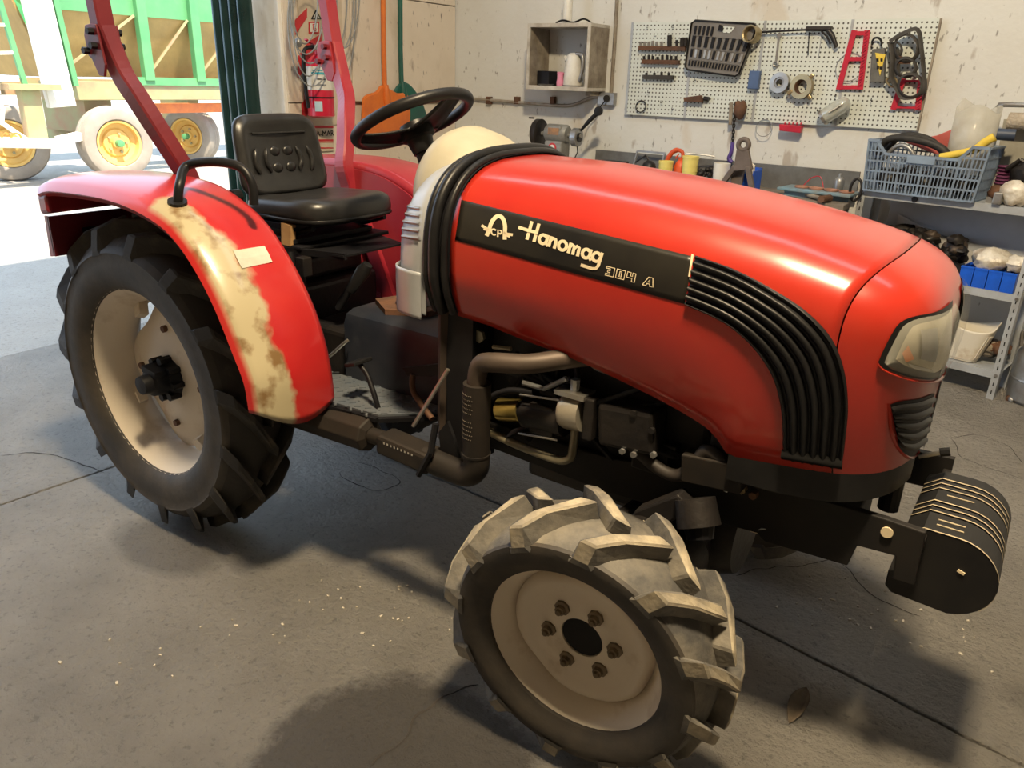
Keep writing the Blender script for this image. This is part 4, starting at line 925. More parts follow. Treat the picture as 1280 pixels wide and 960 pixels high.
# ---------------------------------------------------------------- left wall things
def lw(px, py, d=0.): return at(px, py, 'x', XL+d)
SIGNB = mat('tan_sign_board', (.62, .54, .42), .7, 0, (.5, .42, .32), 6)
SIGNR = mat('sign_red', (.55, .03, .04), .5, 0, (.42, .03, .03), 8)
c0 = lw(402, 95)
sg = thing('extinguisher_sign', (XL+.008, c0.y, 1.1), 'tan sign board with red chevrons and fire class letters on cream wall', 'sign')
MB().bb((XL+.001, 1.71, 1.2), (XL+.01, 2.07, 2.3)).build('backing_board', SIGNB, sg)
def lwpoly(pts, d0, d1, nm, mt, par):
    P = [lw(x, y) for x, y in pts]; return MB().prism([(XL+d0, p.y, p.z) for p in P], (d1-d0, 0, 0)).build(nm, mt, par)
lwpoly([(367, 25), (382, 10), (382, 22), (367, 44)], .012, .014, 'red_chevron', SIGNR, sg)
lwpoly([(371, 70), (384, 52), (400, 42), (400, 60), (384, 84), (371, 97)], .012, .014, 'red_chevron', SIGNR, sg)
lwpoly([(375, 130), (384, 118), (384, 142), (377, 150)], .012, .014, 'red_chevron', SIGNR, sg)
lwpoly([(384, 27), (397, 27), (397, 42), (384, 42)], .012, .015, 'class_frame', SIGNR, sg); lwpoly([(385.5, 29), (395.5, 29), (395.5, 40), (385.5, 40)], .013, .017, 'class_field', WHITE, sg)
lwpoly([(387, 24), (393, 12), (400, 24)], .012, .015, 'class_triangle', BLACKM, sg); lwpoly([(389, 23), (393, 15), (397.5, 23)], .013, .017, 'class_field', WHITE, sg)
def ltext(t, px, py, size, nm, mt, par, d=.018):
    p = lw(px, py); return text_mb(t, size, frame((XL+d, p.y, p.z), (0, 1, 0), (0, 0, 1)), .0008).build(nm, mt, par)
ltext('B', 390.5, 35, .06, 'class_letter', SIGNR, sg); ltext('A', 393, 20.3, .04, 'class_letter', BLACKM, sg)
p1, p2 = lw(385, 156), lw(416, 188)
pk = MB().bb((XL+.003, p1.y, p2.z), (XL+.012, p2.y, p1.z)).build('service_plate', SIGNB, label='tan service plate with red bands and black lettering on wall', cat='sign')
for a, c in ((157, 160), (174, 176), (176.5, 178), (184, 185.5)): lwpoly([(386, a), (415, a), (415, c), (386, c)], .0125, .0135, 'red_band', SIGNR, pk)
ltext('DA-MAR', 402, 167, .05, 'lettering', BLACKM, pk, .014)
ec = lw(402, 147, .11)
ex = thing('fire_extinguisher', (ec.x, ec.y, ec.z), 'red fire extinguisher with white label band hung on the cream wall', 'fire extinguisher')
XR = mat('extinguisher_red', (.6, .015, .05), .3, 0, (.5, .012, .04), 8, coat=.4)
ez = ec.z; k = .083
MB().lathe([(.06, 0), (k, .012), (k, .30), (.07, .335), (.04, .36), (.025, .37), (.025, .39), (0, .39)], ec, (0, 0, 1), 28).build('cylinder', XR, ex, smooth=40)
MB().lathe([(k+.001, .165), (k+.001, .30)], ec, (0, 0, 1), 28).build('label_band', WHITE, ex, smooth=40)
TEAL = mat('teal_print', (.05, .4, .5), .5)
def onex(u, z0, z1, hw, nm, mt, d=.0025):
    rows = [[ec+V((math.cos(a)*(k+d), math.sin(a)*(k+d), z)) for a in [u-hw+2*hw*i/8 for i in range(9)]] for z in (z0, z1)]
    MB().grid(rows).build(nm, mt, ex)
onex(-.75, .255, .268, .55, 'label_print', TEAL); onex(-.85, .275, .282, .4, 'label_print', TEAL); onex(-.6, .225, .232, .3, 'label_print', BLACKM); onex(-.6, .19, .2, .35, 'label_print', CABLE)
onex(-.9, .04, .10, .28, 'date_label', mat('pale_blue_label', (.5, .68, .75), .5))
MB().lathe([(k+.003, .118), (k+.003, .126)], ec, (0, 0, 1), 28).build('bracket_strap', BLACKM, ex)
MB().box(ec+V((.0, 0, .41)), (.04, .07, .03)).build('valve', GREYM, ex); MB().bar(ec+V((.0, -.02, .42)), ec+V((.02, -.11, .45)), .02, .008).build('lever', XR, ex)
MB().tube(smoothpath([ec+V((0, -.04, .41)), ec+V((.01, -.12, .38)), ec+V((.01, -.125, .2)), ec+V((.01, -.11, .06))], 6), .012, 8).build('hose', BLACKP, ex, smooth=60)
MB().bb((XL+.013, ec.y-.03, ez+.08), (ec.x-k+.004, ec.y+.03, ez+.3)).build('wall_bracket', BLACKM, ex)
def shovel(px, y0, blade, mt, d, nm, label, wd):
    a = lw(px, 0, d); a = V((a.x, a.y, a.z+.25)); bq = [lw(x, y, d) for x, y in blade]; c = lw(px+1, y0, d)
    t = thing(nm, (a.x, a.y, min(q.z for q in bq)), label, 'shovel', 'shovels hung on the cream wall')
    MB().tube([a, lw(px-.5, 60, d), c+V((0, 0, -.03))], .017, 10).build('handle', mt, t, smooth=60)
    P = smoothpath(bq, 4, True); MB().prism([p for p in P], (.012, 0, 0)).build('blade', mt, t, bev=.004)
    MB().tube([c+V((.01, 0, .03)), c+V((.016, 0, -.06)), c+V((.01, 0, -.16))], [.019, .03, .008], 10).build('socket', mt, t, smooth=60)
    MB().tube(P, .009, 6, closed=True).build('rolled_edge', mt, t, smooth=60)
shovel(501, 108, [(503, 104), (516, 112), (529, 135), (530, 155), (497, 158), (492, 120)], GREENP, .03, 'grain_shovel', 'dark green plastic shovel hung behind the orange one on the wall', 3)
shovel(480, 112, [(477, 108), (470, 116), (457, 121), (454, 130), (456, 165), (482, 172), (508, 165), (510, 122), (496, 118), (487, 113)], ORANGE, .06, 'grain_shovel', 'bright orange plastic grain shovel hung on the cream wall', 3)
cb = thing('cable_coil', lw(385, 50, .2), 'loose coil of thin grey cable hanging beside the fire extinguisher', 'cable')
for i, (cx, cy, rx, ry, d) in enumerate([(383, 5, 22, 60, .2), (388, 8, 25, 68, .215), (381, 0, 16, 52, .205), (386, 30, 20, 62, .22), (390, 26, 30, 78, .225)]):
    MB().tube([lw(cx+rx*math.cos(a), cy+ry*math.sin(a)*(1.05 if math.sin(a) > 0 else 1), d) for a in [2*PI*j/40 for j in range(40)]], .0045, 6, closed=True).build('cable_loop', CABLE, cb, smooth=80)
MB().ball(lw(373, 53, .21), .022, 6, (1, 1, 1.3)).build('plug', GREYM, cb, smooth=60)
MB().tube([lw(384, -53, 0.001), lw(384, -53, .235)], .008, 8).build('wall_peg', RUST, cb)
cb2 = thing('cable_coil', lw(432, 30, .1), 'hank of thin grey cable hanging between extinguisher and orange shovel', 'cable')
for i, (cx, cy, rx, ry, d) in enumerate([(428, 0, 14, 60, .1), (433, -5, 12, 95, .105), (424, -10, 10, 62, .11), (430, -20, 20, 80, .115)]):
    MB().tube([lw(cx+rx*math.cos(a), cy+ry*math.sin(a), d) for a in [2*PI*j/40 for j in range(40)]], .0045, 6, closed=True).build('cable_loop', CABLE, cb2, smooth=80)
MB().tube([lw(430, -68, .001), lw(430, -68, .13)], .008, 8).build('wall_peg', RUST, cb2)
MB().tube([lw(440, 128, .01), lw(500, 128, .01), lw(565, 127, .01)], .008, 6).build('wall_pipe', RUST, label='thin rusty pipe run along the cream wall behind the shovels', cat='pipe')
# ---------------------------------------------------------------- back wall
def bw(px, py, d=0.): return at(px, py, 'y', W-d)
cw_ = thing('conduit', bw(700, 127, .02), 'galvanised conduit bent along the white wall to the outlet box', 'pipe')
MB().tube(smoothpath([bw(572, 123, .02), bw(600, 124, .02), bw(660, 129, .02), bw(705, 132, .02), bw(722, 129, .02), bw(738, 122, .02), bw(752, 121, .02)], 5), .011, 8).build('pipe_run', mat('dull_galvanised', (.42, .4, .36), .5, .4, (.25, .2, .15), 9), cw_, smooth=60)
MB().tube([bw(773, -30, .02), bw(768, 60, .02), bw(764, 116, .02)], .013, 8).build('vertical_pipe', WOOD, cw_, smooth=60)
for q in (610, 645, 690): MB().bb(bw(q, 130, .001), bw(q+3, 121, .03)).build('pipe_clip', RUST, cw_)
ob = MB().bb(bw(750, 131, .001), bw(768, 116, .045)).build('outlet_box', GREYM, bev=.004, label='small grey electrical outlet box under the vertical pipe', cat='outlet')
MB().cyl(bw(758, 123, .045), bw(758, 123, .062), .022, n=14).build('socket_face', BLACKP, ob)
MB().tube(smoothpath([bw(757, 125, .06), bw(745, 140, .08), bw(735, 150, .1), at(724, 165, 'y', 2.96)], 6), .004, 6).build('power_cord', BLACKM, label='black power cord drooping from outlet to bench grinder', cat='cable')
# open wall cabinet
cy0 = 3.0; xa, xb_, za, zb_ = -.925, -.432, 1.455, 1.872
cab = thing('wall_cabinet', ((xa+xb_)/2, 3.12, za), 'old open wooden wall cabinet with peeling white front edges', 'cabinet')
for nm, a, c, mt in (('top_board', (xa, cy0, zb_-.022), (xb_, W-.002, zb_), WOODW), ('bottom_board', (xa, cy0, za), (xb_, W-.002, za+.022), WOODW), ('side_board', (xa, cy0, za+.022), (xa+.02, W-.002, zb_-.022), WOOD), ('side_board', (xb_-.02, cy0, za+.022), (xb_, W-.002, zb_-.022), WOOD)):
    MB().bb(a, c).build(nm, mt, cab, bev=.002)
for a, c in (((xa, cy0-.008, za), (xa+.022, cy0, zb_)), ((xb_-.022, cy0-.008, za), (xb_, cy0, zb_)), ((xa+.022, cy0-.008, zb_-.024), (xb_-.022, cy0, zb_)), ((xa+.022, cy0-.008, za), (xb_-.022, cy0, za+.026))): MB().bb(a, c).build('edge_strip', WOODW, cab)
MB().bb((xb_-.06, 3.08, za-.03), (xb_-.02, W-.005, za)).build('bracket', WOOD, cab)
zf = za+.022
kc = V((at(716, 100, 'y', 3.1).x, 3.1, zf))
kt = thing('electric_kettle', kc, 'white electric kettle with grey handle inside the wall cabinet', 'kettle')
MB().lathe([(.062, 0), (.066, .02), (.06, .12), (.048, .2), (.03, .215), (0, .218)], kc, (0, 0, 1), 24).build('body', WHITE, kt, smooth=40)
MB().tube(smoothpath([kc+V((.025, -.02, .21)), kc+V((.075, -.02, .2)), kc+V((.085, -.02, .12)), kc+V((.062, -.02, .04))], 6), .012, 8).build('handle', GREYM, kt, smooth=60)
MB().lathe([(.068, -.0), (.068, .012)], kc, (0, 0, 1), 24).build('base', GREYM, kt); MB().tube([kc+V((-.045, -.01, .17)), kc+V((-.068, -.01, .195))], [.02, .008], 8).build('spout', WHITE, kt)
pc = V((at(700, 105, 'y', 3.08).x, 3.08, zf))
MB().lathe([(.024, 0), (.026, .03), (.02, .06), (.025, .09), (.018, .095), (0, .096)], pc, (0, 0, 1), 16).build('pink_bottle', PINK, smooth=40, label='small pink bottle beside the kettle in the wall cabinet', cat='bottle')
q = at(685, 95, 'y', 3.14); MB().bb((q.x-.06, 3.09, zf), (q.x+.04, 3.2, zf+.1)).build('dark_carton', BLACKM, bev=.004, label='small dark carton at the back of the wall cabinet', cat='box')
q = at(682, 104, 'y', 3.05); MB().lathe([(.03, 0), (.055, .012), (.05, .014), (.028, .005), (0, .005)], (q.x, 3.055, zf), (0, 0, 1), 20).build('saucer', GREYM, smooth=40, label='small grey saucer in the corner of the wall cabinet', cat='dish')
q = at(709, 25, 'y', 3.1); MB().lathe([(.032, 0), (.033, .19), (.028, .2), (0, .2)], (q.x, 3.1, zb_), (0, 0, 1), 18).build('white_canister', WHITE, smooth=40, label='tall white canister standing on top of the wall cabinet', cat='canister')
q = at(722, 22, 'y', 3.07); MB().tube(smoothpath([V((q.x-.16, 3.06, zb_+.006)), V((q.x-.1, 3.05, zb_+.02)), V((q.x-.03, 3.07, zb_+.008)), V((q.x+.03, 3.1, zb_+.03)), V((q.x+.1, 3.08, zb_+.006))], 6), .006, 6).build('cord_tangle', BLACKM, label='tangle of dark cord lying on top of the wall cabinet', cat='cable')
# bench grinder on its pedestal
GY = 2.95; gc = at(697, 168, 'y', GY)
GRM = mat('grinder_grey', (.3, .31, .3), .5, .2, (.18, .17, .15), 12)
gr = thing('bench_grinder', (gc.x, GY, 0), 'grey double bench grinder on a pedestal against the white wall', 'grinder')
MB().lathe([(.05, -.085), (.062, -.07), (.062, .07), (.05, .085)], gc+V((0, 0, .005)), (1, 0, 0), 24).build('motor', GRM, gr, smooth=40)
MB().bb(gc+V((-.06, -.06, -.02)), gc+V((.06, .06, .06))).build('motor_casing', GRM, gr, bev=.015)
MB().bb(gc+V((-.04, -.064, -.0)), gc+V((.045, -.06, .045))).build('maker_plate', mat('rust_orange_label', (.42, .22, .1), .6, 0, (.2, .14, .1), 40), gr)
MB().bb(gc+V((-.07, -.06, -.17)), gc+V((.07, .06, -.04))).build('base', GRM, gr, bev=.012)
MB().lathe([(.0, 0), (.032, 0), (.032, .004), (0, .004)], gc+V((-.0, -.06, -.085)), (0, -1, 0), 20).build('round_badge', SIGNR, gr); MB().lathe([(.0, 0), (.02, 0), (.02, .006), (0, .006)], gc+V((-.0, -.06, -.085)), (0, -1, 0), 16).build('badge_centre', WHITE, gr)
MB().cyl(gc+V((-.19, 0, 0)), gc+V((.19, 0, 0)), .014, n=10).build('spindle', GRM, gr)
MB().lathe([(.09, -.02), (.094, -.015), (.094, .02), (.085, .025)], gc+V((-.155, 0, 0)), (1, 0, 0), 28).build('wheel_guard', DARKM, gr, smooth=40)
MB().lathe([(.06, -.02), (.06, .02)], gc+V((.15, 0, -.01)), (1, 0, 0), 24).build('grinding_wheel', GREYM, gr); MB().lathe([(.03, -.03), (.03, .03)], gc+V((.15, 0, -.01)), (1, 0, 0), 14).build('wheel_flange', DARKM, gr)
MB().bar(gc+V((-.16, -.07, .1)), gc+V((-.2, -.05, .1)), .02, .01).build('tool_rest', DARKM, gr)
MB().bb((gc.x-.05, GY-.05, .02), (gc.x+.05, GY+.05, gc.z-.17)).build('pedestal', GRM, gr); MB().bb((gc.x-.16, GY-.16, 0), (gc.x+.16, GY+.16, .02)).build('foot_plate', GRM, gr)
MB().tube([at(726, 163, 'y', 2.97), at(738, 150, 'y', 2.97), at(748, 140, 'y', 2.97)], [.008, .014, .016], 10).build('lamp_arm', BLACKP, gr, smooth=60)
MB().lathe([(.012, -.012), (.028, -.01), (.03, .01), (.012, .012)], at(748.5, 139, 'y', 2.96), (.2, -1, .1), 18).build('lamp_head', BLACKP, gr, smooth=40)
MB().tube([at(720, 165, 'y', 2.94), at(722, 190, 'y', 2.94), at(715, 205, 'y', 2.94)], .004, 6).build('cord', BLACKM, gr)
# ---------------------------------------------------------------- pegboard
PEG = mat('perforated_board', (.66, .72, .71), .6, 0, (.58, .62, .58), 3); N, L, b = nodes(PEG)
col = b.inputs['Base Color'].links[0].from_socket
g = N.new('ShaderNodeNewGeometry'); sx = N.new('ShaderNodeSeparateXYZ'); L.new(g.outputs['Position'], sx.inputs[0])
def fr(o_):
    a = mth('MULTIPLY', o_, 1/.0254); q = N.new('ShaderNodeMath'); q.operation = 'FRACT'; L.new(a, q.inputs[0]); c = mth('SUBTRACT', q.outputs[0], .5); return mth('MULTIPLY', c, c)
dd_ = mth('ADD', fr(sx.outputs[0]), fr(sx.outputs[2])); hole = mth('MULTIPLY', mth('SUBTRACT', .05, dd_), 60, True)
mx = N.new('ShaderNodeMix'); mx.data_type = 'RGBA'; L.new(hole, mx.inputs[0]); L.new(col, mx.inputs[6]); mx.inputs[7].default_value = (.07, .07, .065, 1); L.new(mx.outputs[2], b.inputs['Base Color'])
z0p, z1p = 1.315, 1.886
pxs = [786.5, 862, 949, 1056, 1163]; xsP = [at(q, 85, 'y', 3.22).x for q in pxs]
pb = thing('pegboard', ((xsP[0]+xsP[-1])/2, 3.23, z0p), 'pale grey perforated tool board in four panels on white wall', 'pegboard')
for i in range(4):
    MB().bb((xsP[i]+.0015, 3.222, z0p), (xsP[i+1]-.0015, 3.234, z1p)).build('board_panel', PEG, pb)
    MB().bb((xsP[i]-.008, 3.219, z0p), (xsP[i]+.008, 3.2215, z1p)).build('joint_strip', SHELFM, pb)
MB().bb((xsP[0], 3.234, z0p+.05), (xsP[-1], 3.249, z0p+.09)).build('batten', WOOD, pb); MB().bb((xsP[0], 3.234, z1p-.09), (xsP[-1], 3.249, z1p-.05)).build('batten', WOOD, pb)
MB().bb((xsP[-1]-.004, 3.215, z0p), (xsP[-1]+.006, 3.236, z1p)).build('edge_trim', WOOD, pb)
PY = 3.221
def pg(px, py, d=0.): return at(px, py, 'y', PY-d)
for q in [(810, 34), (842, 34), (820, 45), (812, 115), (828, 128), (842, 136), (870, 100), (1090, 125), (1045, 120), (1023, 138)]:
    p = pg(*q); MB().tube([p, p+V((0, -.03, -.003)), p+V((.004, -.035, .012))], .0022, 6).build('peg_hook', DARKM, pb)
PGR = 'tools hung on the pegboard'
def pgthing(name, px, py, label, cat): return thing(name, pg(px, py, .02), label, cat, PGR)
# tool case
CASE = mat('grey_case_plastic', (.2, .19, .18), .5, 0, (.15, .14, .13), 9)
q4 = [pg(869, 26, .0), pg(951, 31, .0), pg(926, 96, .0), pg(860, 87, .0)]
tc_ = pgthing('socket_case', 900, 60, 'open grey socket set case with rows of sockets on pegboard', 'tool case')
def bil(u, v, d): return (q4[0].lerp(q4[1], u)).lerp(q4[3].lerp(q4[2], u), v)+V((0, -d, 0))
MB().prism([bil(u, v, .004) for u, v in ((.05, 0), (.95, 0), (1, .06), (1, .94), (.95, 1), (.05, 1), (0, .94), (0, .06))], (0, -.045, 0)).build('tray', CASE, tc_, bev=.006)
MB().tube([bil(u, v, .052) for u, v in ((.05, 0), (.95, 0), (1, .06), (1, .94), (.95, 1), (.05, 1), (0, .94), (0, .06))], .006, 6, closed=True).build('tray_rim', BLACKP, tc_, smooth=60)
for r_, (v, n, hh, u0, u1) in enumerate([(.2, 5, .10, .08, .35), (.42, 9, .12, .08, .94), (.66, 12, .09, .08, .94), (.86, 17, .06, .07, .95)]):
    for i in range(n):
        u = lerp(u0, u1, i/(n-1)); w2 = (u1-u0)/(n-1)*.24
        MB().prism([bil(u-w2, v-hh, .0495), bil(u+w2, v-hh, .0495), bil(u+w2, v+hh*.8, .0495), bil(u-w2, v+hh*.8, .0495)], (0, -.008, 0)).build('socket', STEEL if (r_ == 2 and i in (1, 3, 4, 6, 7, 9, 11)) else BLACKM, tc_)
MB().prism([bil(.5, .08, .0495), bil(.68, .08, .0495), bil(.64, .2, .0495), bil(.52, .2, .0495)], (0, -.003, 0)).build('handle_opening', PEG, tc_)
MB().prism([bil(.44, .05, .0495), bil(.5, .07, .0495), bil(.52, .17, .0495), bil(.44, .16, .0495)], (0, -.01, 0)).build('latch', BLACKM, tc_)
for v in (.3, .55, .78): MB().tube([bil(.05, v, .05), bil(.95, v, .05)], .003, 6).build('tray_ridge', CASE, tc_)
def ring(px, py, R, r, nm, mt, label, d=.03, sq=1., n=32, ax=(0, -1, .1), cat='ring'):
    c = pg(px, py, d); a = V(ax).normalized(); u = a.orthogonal().normalized(); w_ = a.cross(u)
    return MB().tube([c+(u*math.cos(t)+w_*math.sin(t)*sq)*R for t in [2*PI*i/n for i in range(n)]], r, 8, closed=True).build(nm, mt, smooth=80, label=label, cat=cat, group=PGR)
c = pg(939.5, 43, .07)
MB().lathe([(.046, -.03), (.049, -.03), (.049, .03), (.046, .03), (.04, .025), (.04, -.025)], c, (-.25, -1, .1), 28, closed=True).build('bronze_bush', BRASS, smooth=40, label='bronze bush ring hung at the corner of the socket case', cat='ring', group=PGR)
t = pgthing('grease_gun', 1000, 40, 'dark pistol grip grease gun with long rod across the pegboard', 'tool')
MB().tube([pg(952, 40, .03), pg(1012, 37, .03)], .006, 8).build('rod', DARKM, t); MB().tube([pg(1008, 36, .03), pg(1040, 36, .03)], .014, 10).build('barrel', DARKM, t)
MB().tube([pg(1034, 36, .03), pg(1040, 44, .03), pg(1046, 59, .03)], [.013, .016, .01], 8).build('grip', DARKM, t, smooth=60); MB().tube([pg(1026, 38, .03), pg(1034, 46, .03), pg(1038, 55, .03)], .006, 6).build('trigger', DARKM, t)
t = pgthing('combination_wrench', 971, 62, 'polished combination wrench hanging on the pegboard', 'wrench')
MB().bar(pg(974, 44, .015), pg(970, 78, .015), .012, .006, (0, 1, 0)).build('shank', STEEL, t)
MB().tube([pg(969.5, 80, .015)+V((math.cos(a)*.013, 0, math.sin(a)*.013)) for a in [2*PI*i/16 for i in range(16)]], .006, 6, closed=True).build('ring_end', STEEL, t, smooth=80)
MB().prism([pg(972, 46, .012), pg(970, 41, .012), pg(973, 43, .012), pg(976, 41, .012), pg(978, 42, .012), pg(976, 47, .012)], (0, -.008, 0)).build('open_end', STEEL, t)
MB().tube([pg(1011.5, 40, .012), pg(1010, 69, .012)], .0035, 6).build('drill_rod', DARKM, label='thin dark steel rod hanging under the grease gun', cat='rod', group=PGR)
MB().tube([pg(1027, 44, .012), pg(1023, 72, .012)], .002, 6).build('hook_wire', GREYM, label='thin grey wire hanging under the pistol grip', cat='wire', group=PGR)
q = pg(945, 100); bx_ = MB().bb((q.x-.035, PY-.04, q.z-.052), (q.x+.03, PY-.001, q.z+.052)).build('blue_holder', mat('dull_blue_plastic', (.08, .14, .3), .5), bev=.004, label='small dull blue plastic holder fixed on the pegboard', cat='holder', group=PGR)
c = pg(975, 103.5, .03)
t = pgthing('ball_bearing', 975, 103, 'steel bearing ring hung on the pegboard beside the bronze one', 'bearing')
MB().lathe([(.032, -.015), (.055, -.02), (.058, -.012), (.058, .018), (.032, .018)], c, (-.1, -1, .05), 30, closed=True).build('outer_ring', STEEL, t, smooth=40); MB().lathe([(.02, -.01), (.034, -.012), (.034, .012), (.02, .012)], c, (-.1, -1, .05), 24, closed=True).build('inner_ring', GREYM, t, smooth=40)
c = pg(1002.5, 108.5, .035)
t = pgthing('release_bearing', 1002, 108, 'bronze coloured clutch release bearing with ears on the pegboard', 'bearing')
MB().lathe([(.04, -.02), (.062, -.025), (.068, -.01), (.068, .02), (.04, .02)], c, (-.2, -1, .05), 30, closed=True).build('outer_ring', BRASS, t, smooth=40); MB().lathe([(.036, -.03), (.046, -.034), (.046, .01), (.036, .01)], c, (-.2, -1, .05), 26, closed=True).build('inner_ring', RUST, t, smooth=40)
for a in (.9, -.8, 3.6): MB().box(c+V((math.cos(a)*.072, 0, math.sin(a)*.072)), (.035, .03, .02), Matrix.Rotation(-a, 3, 'Y')).build('ear', BRASS, t, bev=.004)
MB().bar(pg(989, 104, .03), pg(986, 123, .03), .012, .008, (0, 1, 0)).build('short_wrench', STEEL, label='short bright wrench between the two bearings on pegboard', cat='wrench', group=PGR)
def redrack(TL, TR, BL, BR, bars, label, nm='wrench_rack'):
    tl, trr, bl, br = [pg(*q_, .004) for q_ in (TL, TR, BL, BR)]; t = thing(nm, tl.lerp(br, .5), label, 'tool rack', PGR)
    for a, c in ((tl, bl), (trr, br)):
        MB().bar(a+V((0, -.015, 0)), c+V((0, -.015, 0)), .009, .03, (1, 0, 0)).build('side_rail', CRIMSON, t)
    for v in bars: MB().prism([tl.lerp(bl, v-.035), trr.lerp(br, v-.035), trr.lerp(br, v+.035), tl.lerp(bl, v+.035)], (0, -.02, 0)).build('cross_bar', CRIMSON, t)
    for i in range(9):
        p = trr.lerp(br, .06+i*.105); MB().bar(p+V((-.004, -.044, 0)), p+V((.012, -.055, .016)), .006, .006).build('tooth', CRIMSON, t)
redrack((1069, 38), (1085, 38), (1049, 112), (1076, 112), (.05, .48, .96), 'crimson stepped wrench rack hanging upright on the pegboard')
redrack((1130, 98), (1152, 98), (1117, 137), (1148, 138), (.08, .92), 'crimson wrench rack half hidden behind the old head gasket')
t = pgthing('oil_pack', 1098, 85, 'dark packet with yellow triangular label hung on the pegboard', 'packet')
MB().prism([pg(1092, 62, .004), pg(1108, 60, .004), pg(1107, 103, .004), pg(1089, 103, .004)], (0, -.04, 0)).build('packet_body', mat('grey_card', (.14, .14, .13), .6, 0, (.07, .07, .07), 20), t, bev=.004)
MB().prism([pg(1094, 66, .046), pg(1107, 68, .046), pg(1100, 95, .046)], (0, -.003, 0)).build('yellow_label', YELLOW, t)
for x, y in ((1097, 75), (1102, 75), (1097.5, 84), (1101, 85)): MB().prism([pg(x-1.5, y-2, .0495), pg(x+1.5, y-2, .0495), pg(x+1.5, y+2, .0495), pg(x-1.5, y+2, .0495)], (0, -.001, 0)).build('label_print', BLACKM, t)
MB().tube([pg(1096+6*math.cos(a), 54+7*math.sin(a), .03) for a in [PI*.9+i*PI*1.3/12 for i in range(13)]], .006, 6).build('hanging_strap', BLACKM, t, smooth=60)
t = pgthing('head_gasket', 1132, 80, 'blackened engine head gaskets with cylinder holes hung in a clump on the pegboard', 'gasket')
GASK = mat('burnt_gasket', (.06, .058, .055), .7, .1, (.03, .025, .022), 15)
for cx, cy, rx, ry, r_, d in ((1133, 60, 15, 17, .014, .06), (1138, 107, 15, 15, .014, .07), (1132, 84, 13, 12, .013, .062), (1120, 62, 7, 9, .01, .05)):
    MB().tube([pg(cx+rx*math.cos(a), cy+ry*math.sin(a), d) for a in [2*PI*i/28 for i in range(28)]], r_, 6, closed=True, flat=.4).build('cylinder_ring', GASK, t, smooth=60)
for P in ([(1112, 52), (1128, 42), (1147, 37), (1152, 62), (1155, 92), (1156, 112), (1148, 119)], [(1112, 52), (1116, 72), (1114, 95), (1122, 112), (1128, 122), (1142, 122)]):
    MB().tube(smoothpath([pg(x, y, .065) for x, y in P], 4), .015, 6, flat=.4).build('gasket_edge', GASK, t, smooth=60)
MB().prism([pg(1112, 66, .04), pg(1124, 60, .04), pg(1126, 92, .04), pg(1113, 98, .04)], (0, -.015, 0)).build('gasket_web', GASK, t); MB().prism([pg(1124, 70, .045), pg(1140, 72, .045), pg(1138, 80, .045), pg(1124, 80, .045)], (0, -.012, 0)).build('gasket_web', RUST, t)
MB().tube(smoothpath([pg(1108, 100, .05), pg(1114, 108, .05), pg(1122, 106, .05), pg(1118, 97, .05)], 5, True), .006, 6, closed=True).build('wire_loop', BRASS, t, smooth=60)
for i, (xa_, xb2, y, tops) in enumerate([(799, 857, 60, [(801, 6), (806, 6), (811, 6), (816, 7), (821, 6), (827, 6), (837, 14), (846, 8), (853, 11), (857, 11)]), (803, 849, 77, [(805, 5), (811, 6), (816, 5), (822, 4), (828, 6), (834, 6), (839, 5), (845, 5)]), (804, 842, 96, [(808, 3), (818, 3), (827, 4), (836, 3)])]):
    t = thing('socket_rail', pg((xa_+xb2)/2, y, .02), ['brown socket rail with the tallest socket, uppermost on the pegboard', 'brown socket rail hung between the two others on pegboard', 'grey short socket rail, lowest of the three on the pegboard'][i], 'socket rail', PGR)
    MB().bar(pg(xa_, y, .015), pg(xb2, y+1, .015), .028, .026, (0, 0, 1)).build('rail', RUST if i < 2 else GASK, t)
    for sx_, h in tops: MB().cyl(pg(sx_, y-2, .02), pg(sx_, y-2-h, .02), .009+.002*(h > 9)*3, n=10).build('socket', STEEL if h < 8 and i == 0 else DARKM, t)
t = pgthing('paint_brush', 867, 124, 'brown wedge shaped brush lying against the pegboard', 'brush')
MB().prism([pg(857, 122, .004), pg(878, 119, .004), pg(880, 128, .004), pg(858, 127, .004)], (0, -.04, 0)).build('bristle_block', RUST, t, bev=.003); MB().cyl(pg(880, 123, .02), pg(886, 124, .02), .014, n=10).build('ferrule', DARKM, t)
t = pgthing('chain_strap', 920, 150, 'rusty chain with a purple hook hanging below the pegboard', 'chain')
MB().blob(pg(925, 138, .05), .05, 3, (.8, .6, 1.1)).build('rusted_clump', RUST, t, smooth=60)
MB().bar(pg(914, 128, .03), pg(913, 156, .03), .02, .012, (0, 1, 0)).build('strap', WOOD, t)
for i in range(14):
    p = pg(919-.25*i, 130+i*3.9, .055); u = V((1, 0, 0)) if i % 2 else V((0, 1, 0))
    MB().tube([p+u*math.cos(a)*.008+V((0, 0, math.sin(a)*.014)) for a in [2*PI*j/10 for j in range(10)]], .0035, 5, closed=True).build('chain_link', DARKM, t)
MB().tube(smoothpath([pg(916, 178, .055), pg(914, 190, .055), pg(911, 198, .055), pg(915, 203, .055)], 5), .013, 8).build('purple_hook', mat('violet_paint', (.1, .06, .3), .5), t, smooth=60)
for (px, py, R, lab) in ((801, 133, .036, 'small dark wire ring hung low on the pegboard'), (955, 160, .05, 'thin steel wire ring hung below the pegboard'), (1062, 84, .075, 'large thin wire loop hung through the crimson rack')):
    ring(px, py, R, .004 if R < .04 else .0022, 'wire_ring', DARKM if R < .04 else GREYM, lab, .012, cat='wire')
redr = pgthing('red_clip_rail', 990, 160, 'short crimson clip rail fixed under the pegboard edge', 'tool rack')
